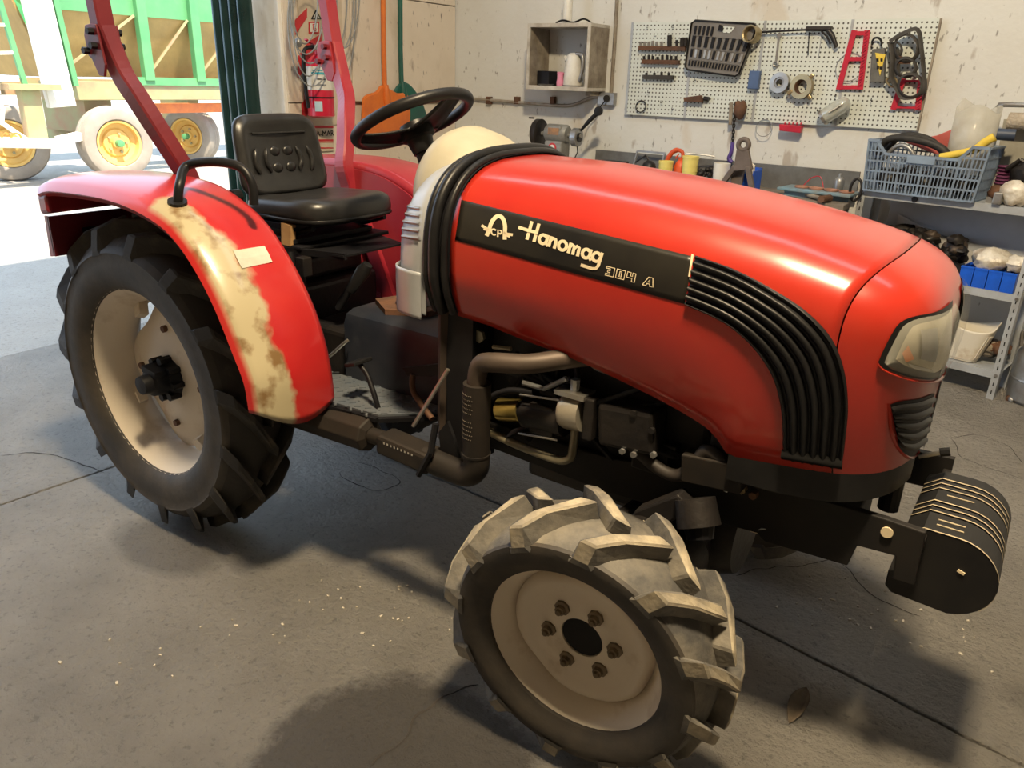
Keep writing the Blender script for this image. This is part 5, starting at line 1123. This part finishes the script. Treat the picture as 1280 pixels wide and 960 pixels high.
MB().prism([pg(977, 155, 0), pg(1005, 157, 0), pg(1003, 166, 0), pg(977, 163, 0)], (0, -.05, 0)).build('rail', CRIMSON, redr, bev=.004)
for i in range(5): MB().bb(pg(980+i*5, 156, .05), pg(983+i*5, 153, .03)).build('clip', CRIMSON, redr)
t = pgthing('bulkhead_lamp_glass', 1046, 136, 'clear ribbed lamp glass hung slanting on the pegboard', 'lamp glass')
a_, b_ = pg(1030, 146, .06), pg(1062, 126, .06); dr = (b_-a_).normalized(); ln = (b_-a_).length
GL = mat('thick_clear_glass', (.7, .74, .7), .12, .2, (.5, .52, .48), 10, alpha=.7, coat=.6)
MB().lathe([(.042, 0), (.045, ln*.2), (.045, ln*.7), (.036, ln*.9), (.018, ln*.99), (0, ln)], a_, dr, 20).build('glass_dome', GL, t, smooth=50)
MB().lathe([(.03, -.015), (.047, -.012), (.047, .004), (.03, .004)], a_, dr, 20, closed=True).build('metal_collar', STEEL, t)
MB().box(a_+dr*ln*.55+V((0, -.046, 0)), (ln*.5, .004, .03), frame((0, 0, 0), dr, (0, 0, 1)).to_3x3()).build('white_reflector', WHITE, t)
# ---------------------------------------------------------------- workbench
BZ = .93; BF = 2.75
bn = thing('workbench', (.45, 3.0, 0), 'worn grey wooden workbench along the white wall under the pegboard', 'workbench')
nb = 3
for i in range(nb):
    y0 = lerp(BF, 3.2, i/nb); y1 = lerp(BF, 3.2, (i+1)/nb); MB().bb((-.45, y0+.001, BZ-.035), (1.36-.03*i, y1-.001, BZ)).build('top_board', BENCHM, bn, bev=.003)
MB().bb((-.45, 3.2, BZ-.03), (1.32, 3.222, BZ+.14)).build('back_board', mat('dark_grey_board', (.16, .17, .18), .7, 0, (.1, .1, .1), 8), bn)
MB().bb((-.4, BF+.04, BZ-.12), (1.3, BF+.07, BZ-.035)).build('apron', BLACKM, bn)
for x in (-.38, .45, 1.27):
    for y in (BF+.08, 3.15): MB().bb((x-.03, y-.03, 0), (x+.03, y+.03, BZ-.035)).build('leg', WOOD, bn)
MB().bb((-.4, BF+.1, .3), (1.3, 3.18, .33)).build('lower_shelf', BENCHM, bn)
def ob_(px, py, z=BZ): return at(px, py, 'z', z)
BG = 'clutter on the workbench'
def bt(name, c, label, cat): return thing(name, c, label, cat, BG)
def oy(px, py, y=3.0): q_ = at(px, py, 'y', y); return V((q_.x, y, BZ)), q_.z-BZ
def cup(px, py, r, y, label):
    c, h = oy(px, py, y); t = bt('yellow_tub', c, label, 'tub')
    MB().lathe([(r*.9, 0), (r, h-.012), (r*.9, h-.012), (r*.85, .005), (0, .005)], c, (0, 0, 1), 24).build('tub_body', PALEY, t, smooth=40); MB().lathe([(r*.92, h-.014), (r*1.05, h-.014), (r*1.05, h), (r*.92, h)], c, (0, 0, 1), 24, closed=True).build('tub_rim', PALEY, t)
    for k in range(3): MB().lathe([(r*(.92+.022*k)+.001, h*(.25+.2*k)), (r*(.92+.022*k)+.002, h*(.25+.2*k)+.004)], c, (0, 0, 1), 24).build('rib', PALEY, t)
cup(833, 201, .046, 3.0, 'short pale yellow tub beside the orange spray gun'); cup(864, 195, .05, 2.96, 'taller pale yellow tub on the workbench, right of spray gun')
c, _ = oy(852, 195, 3.06); t = bt('spray_gun', c, 'orange siphon spray gun with bottle between the yellow tubs', 'spray gun')
MB().lathe([(.042, 0), (.044, .09), (.03, .12), (.02, .13), (.02, .15), (0, .15)], c, (0, 0, 1), 18).build('bottle', ORANGER, t, smooth=40)
MB().tube(smoothpath([c+V((.01, 0, .15)), c+V((0, 0, .185)), c+V((-.045, 0, .19)), c+V((-.085, 0, .15)), c+V((-.12, 0, .05))], 5), [.012]*9+[.016]*12, 8).build('pistol_grip', ORANGER, t, smooth=60)
MB().tube([c+V((0, 0, .178)), c+V((.17, .05, .17)), c+V((.2, .06, .165))], [.006, .004, .005], 8).build('nozzle_tube', GREYM, t); MB().tube([c+V((-.02, 0, .17)), c+V((-.04, 0, .14))], .005, 6).build('trigger', ORANGER, t)
c, hh_ = oy(767, 201, 2.98); MB().bb((c.x-.09, c.y-.04, BZ), (c.x+.09, c.y+.05, BZ+hh_)).build('dark_tray', BLACKM, bev=.006, label='shallow dark tray at the grinder end of the workbench', cat='tray', group=BG)
c, _ = oy(808, 200, 3.1); t = bt('wire_rack', c, 'grey wire rack leaning on the workbench behind the tubs', 'rack')
for a, e in (((-.1, .0, .007), (.1, .0, .007)), ((-.1, .0, .01), (-.09, .04, .16)), ((.1, .0, .01), (.11, .04, .16)), ((-.09, .04, .16), (.11, .04, .16))): MB().bar(c+V(a), c+V(e), .012, .012).build('frame_bar', GREYM, t)
c, _ = oy(812, 200, 3.0); t = bt('oil_can', c, 'dark dented oil can with bent spout on the workbench', 'can')
MB().lathe([(.045, 0), (.05, .06), (.04, .1), (.015, .12), (0, .12)], c, (0, 0, 1), 16).build('can_body', DARKM, t, smooth=60); MB().tube([c+V((0, 0, .11)), c+V((-.03, 0, .15)), c+V((-.1, 0, .10))], .006, 6).build('spout', DARKM, t)
c, hh_ = oy(903, 204, 2.95); MB().lathe([(.045, 0), (.052, hh_), (.048, hh_), (.043, .006), (0, .006)], c, (0, 0, 1), 20).build('white_tub', WHITE, smooth=40, label='white plastic tub behind the rusty hitch bracket', cat='tub', group=BG)
c, _ = oy(886, 215, 3.0); t = bt('scrap_parts', c, 'heap of small dark metal parts between the tubs', 'parts')
for i in range(20): a = random.Random(i); MB().blob(c+V((a.uniform(-.1, .1), a.uniform(-.06, .04), .012+.09*a.random())), .018, i).build('part', DARKM, t, smooth=60)
# hitch bracket
ap = at(929.5, 181, 'y', 2.78); l1 = at(897, 236, 'y', 2.8); l2 = at(937, 243, 'y', 2.76)
t = bt('hitch_bracket', V((ap.x, 2.78, BZ)), 'rusty A shaped hitch bracket with a ring eye standing on the bench', 'bracket')
MB().tube([ap+V((math.cos(a)*.03, 0, math.sin(a)*.03)) for a in [2*PI*i/24 for i in range(24)]], .015, 8, closed=True).build('eye', RUSTG := mat('brown_grey_casting', (.17, .14, .13), .65, .2, (.1, .08, .07), 9), t, smooth=80)
MB().prism([ap+V((-.035, -.012, -.028)), ap+V((.035, -.012, -.028)), at(940, 212, 'y', 2.768), at(916, 214, 'y', 2.768)], (0, .03, 0)).build('neck', RUSTG, t, bev=.004)
l1 = V((l1.x, 2.80, BZ)); l2 = V((l2.x+.02, 2.76, BZ))
MB().bar(at(919, 208, 'y', 2.785), l1, .03, .03, (0, 1, 0)).build('leg', RUSTG, t, bev=.004); MB().bar(at(935, 208, 'y', 2.775), l2, .03, .03, (0, 1, 0)).build('leg', RUSTG, t, bev=.004)
MB().prism([at(914, 213, 'y', 2.82), at(930, 213, 'y', 2.82), V((at(926, 235, 'y', 2.82).x, 2.82, BZ)), V((at(914, 235, 'y', 2.82).x, 2.82, BZ))], (0, .02, 0)).build('web', RUSTG, t)
def bin_(c, wx, dy, h, mt, label, nm='blue_bin', grp=BG):
    t = thing(nm, c, label, 'bin', grp)
    for a, e, n_ in (((-wx, -dy, 0), (wx, dy, .006), 'base'), ((-wx, -dy, .006), (wx, -dy+.005, h*.8), 'front_wall'), ((-wx, dy-.005, .006), (wx, dy, h), 'back_wall'), ((-wx, -dy+.005, .006), (-wx+.005, dy-.005, h), 'side_wall'), ((wx-.005, -dy+.005, .006), (wx, dy-.005, h), 'side_wall')):
        MB().bb(c+V(a), c+V(e)).build(n_, mt, t, bev=.0015)
    MB().bb(c+V((-wx-.004, -dy-.006, h*.8)), c+V((wx+.004, -dy+.004, h*.8+.008))).build('rim', mt, t); return t
c = V((ob_(958, 231).x, 2.93, BZ)); bin_(c, .065, .08, .125, BLUE, 'blue plastic bin holding a clear bag on the workbench')
MB().blob(c+V((0, -.01, .13)), .045, 5, (1.1, .8, 1.1), .5).build('clear_bag', BAG, smooth=60, label='crumpled clear bag stuffed in the blue bench bin', cat='bag', group=BG)
c = V((ob_(975, 222).x+.03, 3.1, BZ)); bin_(c, .055, .06, .12, BLUE, 'second blue plastic bin behind, against the bench back board')
c = V((at(1022, 236, 'y', 2.92).x, 2.90, BZ))
PAN = mat('pale_blue_tray', (.16, .3, .4), .5, 0, (.2, .22, .22), 8)
tt = MB().prism([(c.x-.22, c.y-.02, BZ+.03), (c.x+.2, c.y-.06, BZ+.03), (c.x+.21, c.y+.15, BZ+.03), (c.x-.2, c.y+.2, BZ+.03)], (0, 0, .016)).build('blue_tray', PAN, bev=.004, label='flat pale blue tray lying on the workbench by the shelf', cat='tray', group=BG)
MB().bb((c.x-.18, c.y+.0, BZ), (c.x+.18, c.y+.12, BZ+.03)).build('tray_foot', PAN, tt)
z2 = BZ+.046
t = thing('gasket_sheet', (c.x+.02, c.y+.1, z2), 'reddish gasket sheet with round holes on the pale blue tray', 'gasket', BG)
for k in range(4): MB().tube([(c.x-.1+k*.085+math.cos(a)*.038, c.y+.07-.01*k+math.sin(a)*.045, z2+.003) for a in [2*PI*i/20 for i in range(20)]], .008, 5, closed=True, flat=.4).build('ring_hole', mat('copper_red_gasket', (.4, .2, .14), .6) if k == 0 else bpy.data.materials['copper_red_gasket'], t)
jc = V((c.x+.08, c.y+.16, z2)); MB().lathe([(.028, 0), (.03, .05), (.022, .065), (.012, .07), (.01, .09), (0, .09)], jc, (0, 0, 1), 16).build('grey_jar', GREYM, smooth=40, label='small grey jar standing on the pale blue tray', cat='jar', group=BG)
h0, h1 = ob_(987, 238, BZ+.014), ob_(1031, 249, BZ+.02)
t = thing('hammer', (h0.x, h0.y, BZ), 'old hammer with wooden handle lying at the bench front', 'hammer', BG)
MB().tube([h0, h0.lerp(h1, .5), h1], [.014, .011, .013], 8).build('handle', WOOD, t, smooth=60); MB().tube([h1+V((-.01, -.045, .002)), h1+V((.012, .055, .002))], .02, 10).build('head', RUST, t)
MB().tube(smoothpath([(c.x-.12, c.y+.17, z2+.003), (c.x-.08, c.y+.17, z2+.05), (c.x-.03, c.y+.16, z2+.06), (c.x+.0, c.y+.15, z2+.003)], 6), .003, 5).build('red_wire', CRIMSON, label='bent length of thin red wire standing on the pale blue tray', cat='wire', group=BG)
t = thing('horseshoe_clamp', V((at(1072, 225, 'y', 2.93).x, 2.93, BZ)), 'dark looped clamp standing at the bench end beside the shelf', 'clamp', BG)
cc = V((at(1072, 225, 'y', 2.93).x, 2.93, BZ+.068)); MB().tube([cc+V((math.cos(a)*.03, 0, math.sin(a)*.06)) for a in [2*PI*i/20 for i in range(20)]], .008, 6, closed=True).build('loop', DARKM, t, smooth=80)
# ---------------------------------------------------------------- shelf unit (stands slightly askew)
A0 = V((1.383, 2.965, 0)); sa = -.168
ux = V((math.cos(sa), math.sin(sa), 0)); uy = V((-math.sin(sa), math.cos(sa), 0)); SW, SD = .905, .255
def sp_(u, v, z): return A0+ux*u+uy*v+V((0, 0, z))
RS = Matrix.Rotation(sa, 3, 'Z')
sh = thing('metal_shelf', sp_(SW/2, SD/2, 0), 'grey slotted angle steel shelf unit of three boards by the white wall', 'shelf')
def sbox(a, c, nm, mt, par, **k): return MB().box(sp_((a[0]+c[0])/2, (a[1]+c[1])/2, (a[2]+c[2])/2), [abs(c[i]-a[i]) for i in range(3)], RS).build(nm, mt, par, **k)
SZ = (1.0, .57, .155)
for z in SZ:
    sbox((0, 0, z-.004), (SW, SD, z), 'board', SHELFM, sh); sbox((0, -.002, z-.04), (SW, .001, z), 'front_lip', SHELFM, sh); sbox((0, SD-.002, z-.035), (SW, SD, z-.004), 'back_lip', SHELFM, sh)
for u, v in ((0, 0), (SW, 0), (0, SD), (SW, SD)):
    s1 = 1 if u == 0 else -1; s2 = 1 if v == 0 else -1; e = -.003 if v == 0 else .003
    top = 1.0 if u == 0 else 1.5
    sbox((u, v+e, 0), (u+s1*.036, v+e*.2, top), 'post', SHELFM, sh); sbox((u, v+e, 0), (u+s1*.003, v+s2*.034, top), 'post_flange', SHELFM, sh)
    if v == 0:
        for i in range(int(top/.045)): sbox((u+s1*.016, v-.0042, .03+i*.045), (u+s1*.021, v-.0025, .05+i*.045), 'post_slot', BLACKM, sh)
for z in SZ:
    for u in (.018, SW-.018, .3): MB().cyl(sp_(u, -.008, z-.02), sp_(u, -.002, z-.02), .009 if u != .3 else .016, n=8).build('bolt', GREYM if u != .3 else DARKM, sh)
SG = 'goods on the metal shelf'
def sthing(nm, u, v, z, label, cat): return thing(nm, sp_(u, v, z), label, cat, SG)
# crate
cr = sthing('plastic_crate', .31, .13, 1.0, 'blue grey lattice crate full of hoses on the shelf top', 'crate')
CH, cu0, cu1, cv0, cv1 = .265, .03, .585, -.03, .185
def cp(u, v, h):    # crate space: u,v in 0..1, flares upward
    f = .03*h/CH; return sp_(lerp(cu0-f*.2, cu1+f, u), lerp(cv0-f, cv1+f*.3, v), 1.003+h)
def lattice(P, nv, nh, nm, top=None, skip=()):
    mb = MB()
    for i in range(nv+1):
        s = i/nv; hh = top(s) if top else 1.
        mb.bar(P(s, 0), P(s, hh), .0055 if i % 3 else .011, .007, (0, 1, 0) if P is Pf else (1, 0, 0))
    for j in range(nh+1):
        h = j/nh
        for i in range(nv):
            s = (i+.5)/nv; hh = top(s) if top else 1.
            if h <= hh+.01: mb.bar(P(i/nv, h), P((i+1)/nv, h), .006 if 0 < j < nh else .014, .009, (0, 0, 1))
    mb.build(nm, BLUEG, cr)
Pf = lambda s, h: cp(s, 0, h*CH); Pb = lambda s, h: cp(s, 1, h*CH); Pl = lambda s, h: cp(0, s, h*CH); Pr = lambda s, h: cp(1, s, h*CH)
def topf(s): return 1. if s < .1 or s > .87 else (.74 if .17 < s < .78 else (.74+.26*(abs(s-.17)/.07 if s <= .17 else abs(s-.78)/.09)))
lattice(Pf, 30, 5, 'front_lattice', topf); lattice(Pb, 24, 5, 'back_lattice'); lattice(Pl, 12, 5, 'side_lattice'); lattice(Pr, 12, 5, 'side_lattice')
MB().add([cp(0, 0, .004), cp(1, 0, .004), cp(1, 1, .004), cp(0, 1, .004)], [(0, 1, 2, 3)]).build('crate_floor', BLUEG, cr, solid=.006)
MB().prism([Pf(.36, .62), Pf(.6, .62), Pf(.6, .76), Pf(.36, .76)], (0, -.012, 0)).build('name_plate', mat('pale_blue_plate', (.3, .4, .55), .5), cr)
for s0, s1 in ((.07, .17), (.78, .87)):
    a, c = (1., .74) if s0 < .5 else (.74, 1.); MB().bar(Pf(s0, a), Pf(s1, c), .014, .012, (0, 1, 0)).build('rim_slope', BLUEG, cr)
for s0, s1, h in ((0, .1, 1.), (.17, .78, .75), (.87, 1, 1.)): MB().bar(Pf(s0, h), Pf(s1, h), .016, .014, (0, 0, 1)).build('rim', BLUEG, cr)
for k, (P, r_) in enumerate([([(.03, .4, .19), (.12, .3, .27), (.35, .28, .28), (.6, .3, .24), (.72, .35, .15)], .02), ([(.06, .6, .2), (.2, .55, .29), (.45, .5, .28), (.65, .45, .19)], .017), ([(.1, .2, .15), (.22, .2, .24), (.34, .2, .23), (.45, .2, .14)], .012)]):
    MB().tube(smoothpath([cp(*p) for p in P], 6), r_, 8).build('rubber_hose', RUBBER if k != 2 else GREYM, smooth=60, label=['thick black hose arching over the crate front', 'black rubber hose curled at the back of the crate', 'thin grey hose bent inside the crate'][k], cat='hose', group='hoses in the crate')
for k in range(5): a = random.Random(k+5); MB().blob(cp(.15+.17*k, .5, .06+.02*(k % 2)), .055, k+3, (1.1, 1, 1)).build('greasy_part', DARKM, smooth=60, label='dark greasy machine part inside the lattice crate, '+['against its end by the workbench', 'second from the workbench end', 'in the middle behind the name plate', 'under the yellow handled tool', 'against its end by the magenta coil'][k], cat='part', group='parts inside the crate')
rb = cp(.30, .9, .25); t = thing('red_funnel', rb, 'faded red plastic funnel lying behind the hoses in the crate', 'funnel', SG)
MB().prism([cp(.18, .85, .255), cp(.45, .85, .30), cp(.62, .85, .355), cp(.60, .85, .26), cp(.5, .85, .20)], (0, .03, 0)).build('cone', mat('faded_red_plastic', (.55, .12, .1), .5), t, bev=.005)
MB().tube(smoothpath([cp(.6, .85, .33), cp(.63, .85, .38), cp(.65, .85, .39)], 3), .005, 6).build('hook', CRIMSON, t)
jc = cp(.79, .62, .15); t = thing('clear_jug', jc, 'cut clear plastic jug standing upright in the crate', 'jug', SG)
rows = []
for i in range(2):
    rows.append([jc+V((math.cos(a)*.105, math.sin(a)*.05, (0 if i == 0 else .295+.02*math.sin(a*3)+(.03 if j < 14 and j > 8 else 0)))) for j, a in enumerate([2*PI*j/32 for j in range(32)])])
MB().grid(rows, True).build('wall', GLASSY, t, smooth=60, solid=.003)
t = thing('hand_tool', cp(.8, .2, .25), 'yellow handled tool laid across the crate corner', 'tool', SG)
MB().tube(smoothpath([cp(.62, .1, .205), cp(.74, .1, .225), cp(.88, .1, .255), cp(.93, .12, .29), cp(.985, .15, .32)], 5), [.018]*10+[.022]*11, 10).build('yellow_body', YELLOW, t, smooth=60); MB().cyl(cp(.96, .08, .305), cp(.96, .22, .305), .012, n=10).build('pivot', BLACKM, t)
MB().tube([cp(.97, .4, .33), cp(1.1, .45, .33)], .028, 10).build('dark_blue_tube', mat('navy_plastic', (.04, .06, .11), .5), t, smooth=40)
# things right of the crate
t = sthing('radiator_guard', .70, .2, 1.0, 'grey sheet guard with steel tube frame leaning at shelf end', 'panel')
MB().prism([sp_(.60, .225, 1.0), sp_(.72, .225, 1.0), sp_(.70, .235, 1.40), sp_(.57, .235, 1.40)], tuple(uy*.01)).build('sheet', mat('khaki_grey_sheet', (.36, .35, .3), .6), t)
MB().tube(smoothpath([sp_(.575, .2, 1.003), sp_(.552, .2, 1.38), sp_(.55, .2, 1.45), sp_(.57, .2, 1.47), sp_(.95, .2, 1.47)], 4), .012, 8).build('tube_frame', GREYM, t, smooth=60)
c = sp_(.61, .17, 1.395); MB().tube([c, c+ux*.25], .042, 12).build('roller_sleeve', mat('dirty_fleece', (.5, .44, .36), .95, 0, (.3, .26, .2), 30, bump=1., bscale=90), t, smooth=60)
c = sp_(.655, .14, 1.002); t = sthing('magenta_coil', .655, .14, 1.0, 'dark magenta coiled spring guard behind the crate corner', 'coil')
for k in range(8): MB().lathe([(.03, 0), (.036, .007), (.03, .014)], c+V((0, 0, .05+k*.0165)), (0, 0, 1), 14).build('coil_turn', mat('dark_magenta', (.13, .03, .09), .6) if k == 0 else bpy.data.materials['dark_magenta'], t, smooth=60)
MB().cyl(c, c+V((0, 0, .05)), .03, n=12).build('coil_base', DARKM, t)
t = sthing('pulley_part', .68, .06, 1.0, 'grimy metal housing between the crate and the bagged part', 'part')
MB().blob(sp_(.665, .06, 1.05), .04, 2, (1, 1, 1)).build('housing', RUST, t, smooth=60); MB().bb(sp_(.655, .05, 1.0)+V((-.03, -.02, 0)), sp_(.655, .05, 1.0)+V((.03, .03, .03))).build('base', GREYM, t)
t = sthing('carburettor', .82, .1, 1.0, 'dark carburettor with levers at the shelf end', 'part')
MB().blob(sp_(.76, .12, 1.15), .065, 9, (1.2, 1, .9)).build('body', DARKM, t, smooth=60); MB().blob(sp_(.78, .12, 1.055), .06, 12, (1.2, 1, .9)).build('base', RUST, t, smooth=60)
for a, e in (((.67, .1, 1.165), (.72, .1, 1.215)), ((.72, .1, 1.215), (.84, .1, 1.18)), ((.70, .1, 1.14), (.73, .1, 1.20))): MB().tube([sp_(*a), sp_(*e)], .011, 8).build('lever', DARKM, t)
MB().blob(sp_(.76, .02, 1.06), .055, 6, (1.4, .7, 1.1), .5).build('bagged_part', BAG, smooth=60, label='machine part wrapped in crumpled clear plastic at shelf end', cat='bag', group=SG)
MB().box(sp_(.69, -.005, 1.032), (.04, .04, .06), RS).build('tin_box', GREYM, bev=.006, label='small grey tin box beside the bagged part on shelf', cat='tin', group=SG)
# middle board
BG2 = 'blue bins in a row on the middle board'
for k in range(4):
    c = sp_(.63+k*.066, .07, .57); t = thing('blue_bin', c, 'blue bin on the middle shelf board, '+['first of the row, beside the scrap heap', 'second of four counted from scrap heap', 'third of four counted from scrap heap', 'last of the row, beside the post'][k], 'bin', BG2)
    for a, e, n_ in (((-.031, -.06, 0), (.031, .09, .005), 'base'), ((-.031, -.065, 0), (.031, -.06, .1), 'front_wall'), ((-.031, .085, .005), (.031, .09, .1), 'back_wall'), ((-.031, -.06, .005), (-.028, .085, .1), 'side_wall'), ((.028, -.06, .005), (.031, .085, .1), 'side_wall')):
        MB().box(c+RS@((V(a)+V(e))/2), [abs(e[i]-a[i]) for i in range(3)], RS).build(n_, BLUE, t, bev=.001)
    MB().box(c+RS@V((0, -.062, .098)), (.063, .012, .01), RS).build('rim', BLUE, t)
for k, (u, lab) in enumerate(((.72, 'clear bag of brown parts lying over the blue bins'), (.84, 'smaller clear bag at the end of the blue bins'))):
    MB().blob(sp_(u, .07, .715), .085 if k == 0 else .06, k+20, (1.1, .9, .75), .45).build('parts_bag', BAG, smooth=60, label=lab, cat='bag', group=SG)
t = sthing('scrap_heap', .25, .13, .57, 'heap of dark rusty belts and scrap on the middle shelf board', 'scrap')
for i in range(60):
    a = random.Random(i+3); MB().blob(sp_(a.uniform(.05, .56), a.uniform(.06, .19), .59+a.uniform(0, .2)), a.uniform(.03, .05), i, (1.2, 1, .8), .5).build('scrap_piece', random.Random(i).choice([DARKM, EXH, BLACKM, EXB]), t, smooth=60)
MB().bar(sp_(.26, .03, .80), sp_(.60, .04, .64), .03, .05, (0, 1, 0)).build('dark_bar', BLACKM, t); MB().tube(smoothpath([sp_(.1, .08, .68), sp_(.25, .06, .74), sp_(.4, .05, .72), sp_(.3, .05, .66)], 5), .008, 6).build('belt', RUBBER, t, smooth=60)
MB().prism([sp_(.1, .235, .58), sp_(.9, .235, .58), sp_(.9, .24, .93), sp_(.1, .24, .93)], tuple(uy*.008)).build('backing_sheet', mat('blue_grey_sheet', (.42, .45, .5), .6, 0, (.34, .36, .4), 4), sh)
t = sthing('leaning_sheet', .3, .2, .57, 'pale grey sheet leaning behind the scrap heap', 'sheet'); MB().prism([sp_(.16, .215, .575), sp_(.62, .215, .575), sp_(.62, .225, .70), sp_(.16, .225, .86)], tuple(uy*.006)).build('sheet', mat('pale_grey_sheet', (.5, .5, .5), .6), t)
# bottom board
wt_ = sthing('white_tub', .66, .1, .155, 'cut open dirty white plastic tub on the bottom shelf board', 'tub')
DWT = mat('dirty_white_plastic', (.74, .7, .6), .5, 0, (.45, .33, .2), 7, .8, lo=.55, hi=.7)
def tubp(a, h):
    c, s = math.cos(a), math.sin(a); k = 5.; l = (abs(c)**k+abs(s)**k)**(-1/k); f = lerp(.78, 1.12, h)
    return sp_(.665, .1, .16)+ux*(c*l*.125*f+.02*h)+uy*(s*l*.085*f)+V((0, 0, h*.2*(1+.12*math.sin(a*2+1)*(h > .9))))
MB().grid([[tubp(2*PI*j/48, h) for j in range(48)] for h in (0, .08, .5, .94, 1.)], True).add([tubp(2*PI*j/48, .02) for j in range(48)], [tuple(range(48))]).build('tub_wall', DWT, wt_, smooth=50, solid=.004)
for j in range(6):
    a = -.75+j*.11; MB().bar(tubp(a, .12)*1, tubp(a, .8)*1, .006, .008).build('rib', DWT, wt_)
t = sthing('dark_debris', .8, .15, .155, 'dark scrap lumps behind the white tub on the bottom board', 'scrap')
for i in range(9): a = random.Random(i+60); MB().blob(sp_(a.uniform(.78, .86), a.uniform(.1, .2), .2+a.uniform(0, .05)), .04, i+31, (1.2, 1, .8), .4).build('lump', random.Random(i).choice([RUST, DARKM, WOOD]), t, smooth=60)
t = sthing('dark_carton', .2, .1, .155, 'dark wooden crate on the bottom shelf board behind the tractor', 'box'); 
MB().box(sp_(.25, .13, .27), (.36, .2, .22), RS).build('carton', WOOD, t, bev=.004); MB().box(sp_(.25, .13, .385), (.38, .22, .012), RS).build('lid', WOOD, t)
# milk churn like steel drum beside the shelf
dc = at(1297, 503, 'z', 0); t = thing('steel_drum', dc, 'grey dented steel drum standing on the floor beside the shelf', 'drum')
MB().lathe([(.13, 0), (.15, .02), (.155, .1), (.15, .26), (.1, .36), (.07, .38), (.07, .42), (.08, .43), (0, .43)], dc, (0, 0, 1), 28).build('drum_body', GREYM, t, smooth=40); MB().lathe([(.153, .0), (.157, .01), (.153, .02)], dc+V((0, 0, .12)), (0, 0, 1), 28).build('band', GREYM, t); MB().tube(smoothpath([dc+V((-.1, -.05, .35)), dc+V((-.15, -.06, .38)), dc+V((-.14, -.06, .3))], 4), .01, 6).build('handle', GREYM, t, smooth=60)
t = thing('floor_scraps', sp_(.93, .2, 0), 'small pile of dirt and scraps at the foot of the shelf post', 'debris')
for i in range(8): a = random.Random(i+90); MB().blob(sp_(.95+a.uniform(0, .14), .08+a.uniform(-.05, .1), .012), .016, i+3).build('scrap', random.Random(i).choice([RUST, GREYM, WOOD]), t, smooth=60)
# dry leaf on the floor
la_, lb_ = at(986, 906, 'z', 0), at(1008, 860, 'z', 0); ld = lb_-la_; ln_ = V((-ld.y, ld.x, 0)).normalized(); rows = []
for i in range(13):
    t_ = i/12; wd_ = .024*math.sin(PI*t_)**.8; c_ = la_+ld*t_
    rows.append([c_+ln_*wd_*s_+V((0, 0, .003+.014*abs(s_)**1.5*math.sin(PI*t_))) for s_ in (-1, -.5, 0, .5, 1)])
MB().grid(rows).build('dry_leaf', mat('dry_leaf_brown', (.09, .07, .05), .8, 0, (.16, .12, .08), 30), smooth=60, solid=.0012, label='curled dry brown leaf lying on the floor by the front wheel', cat='leaf')
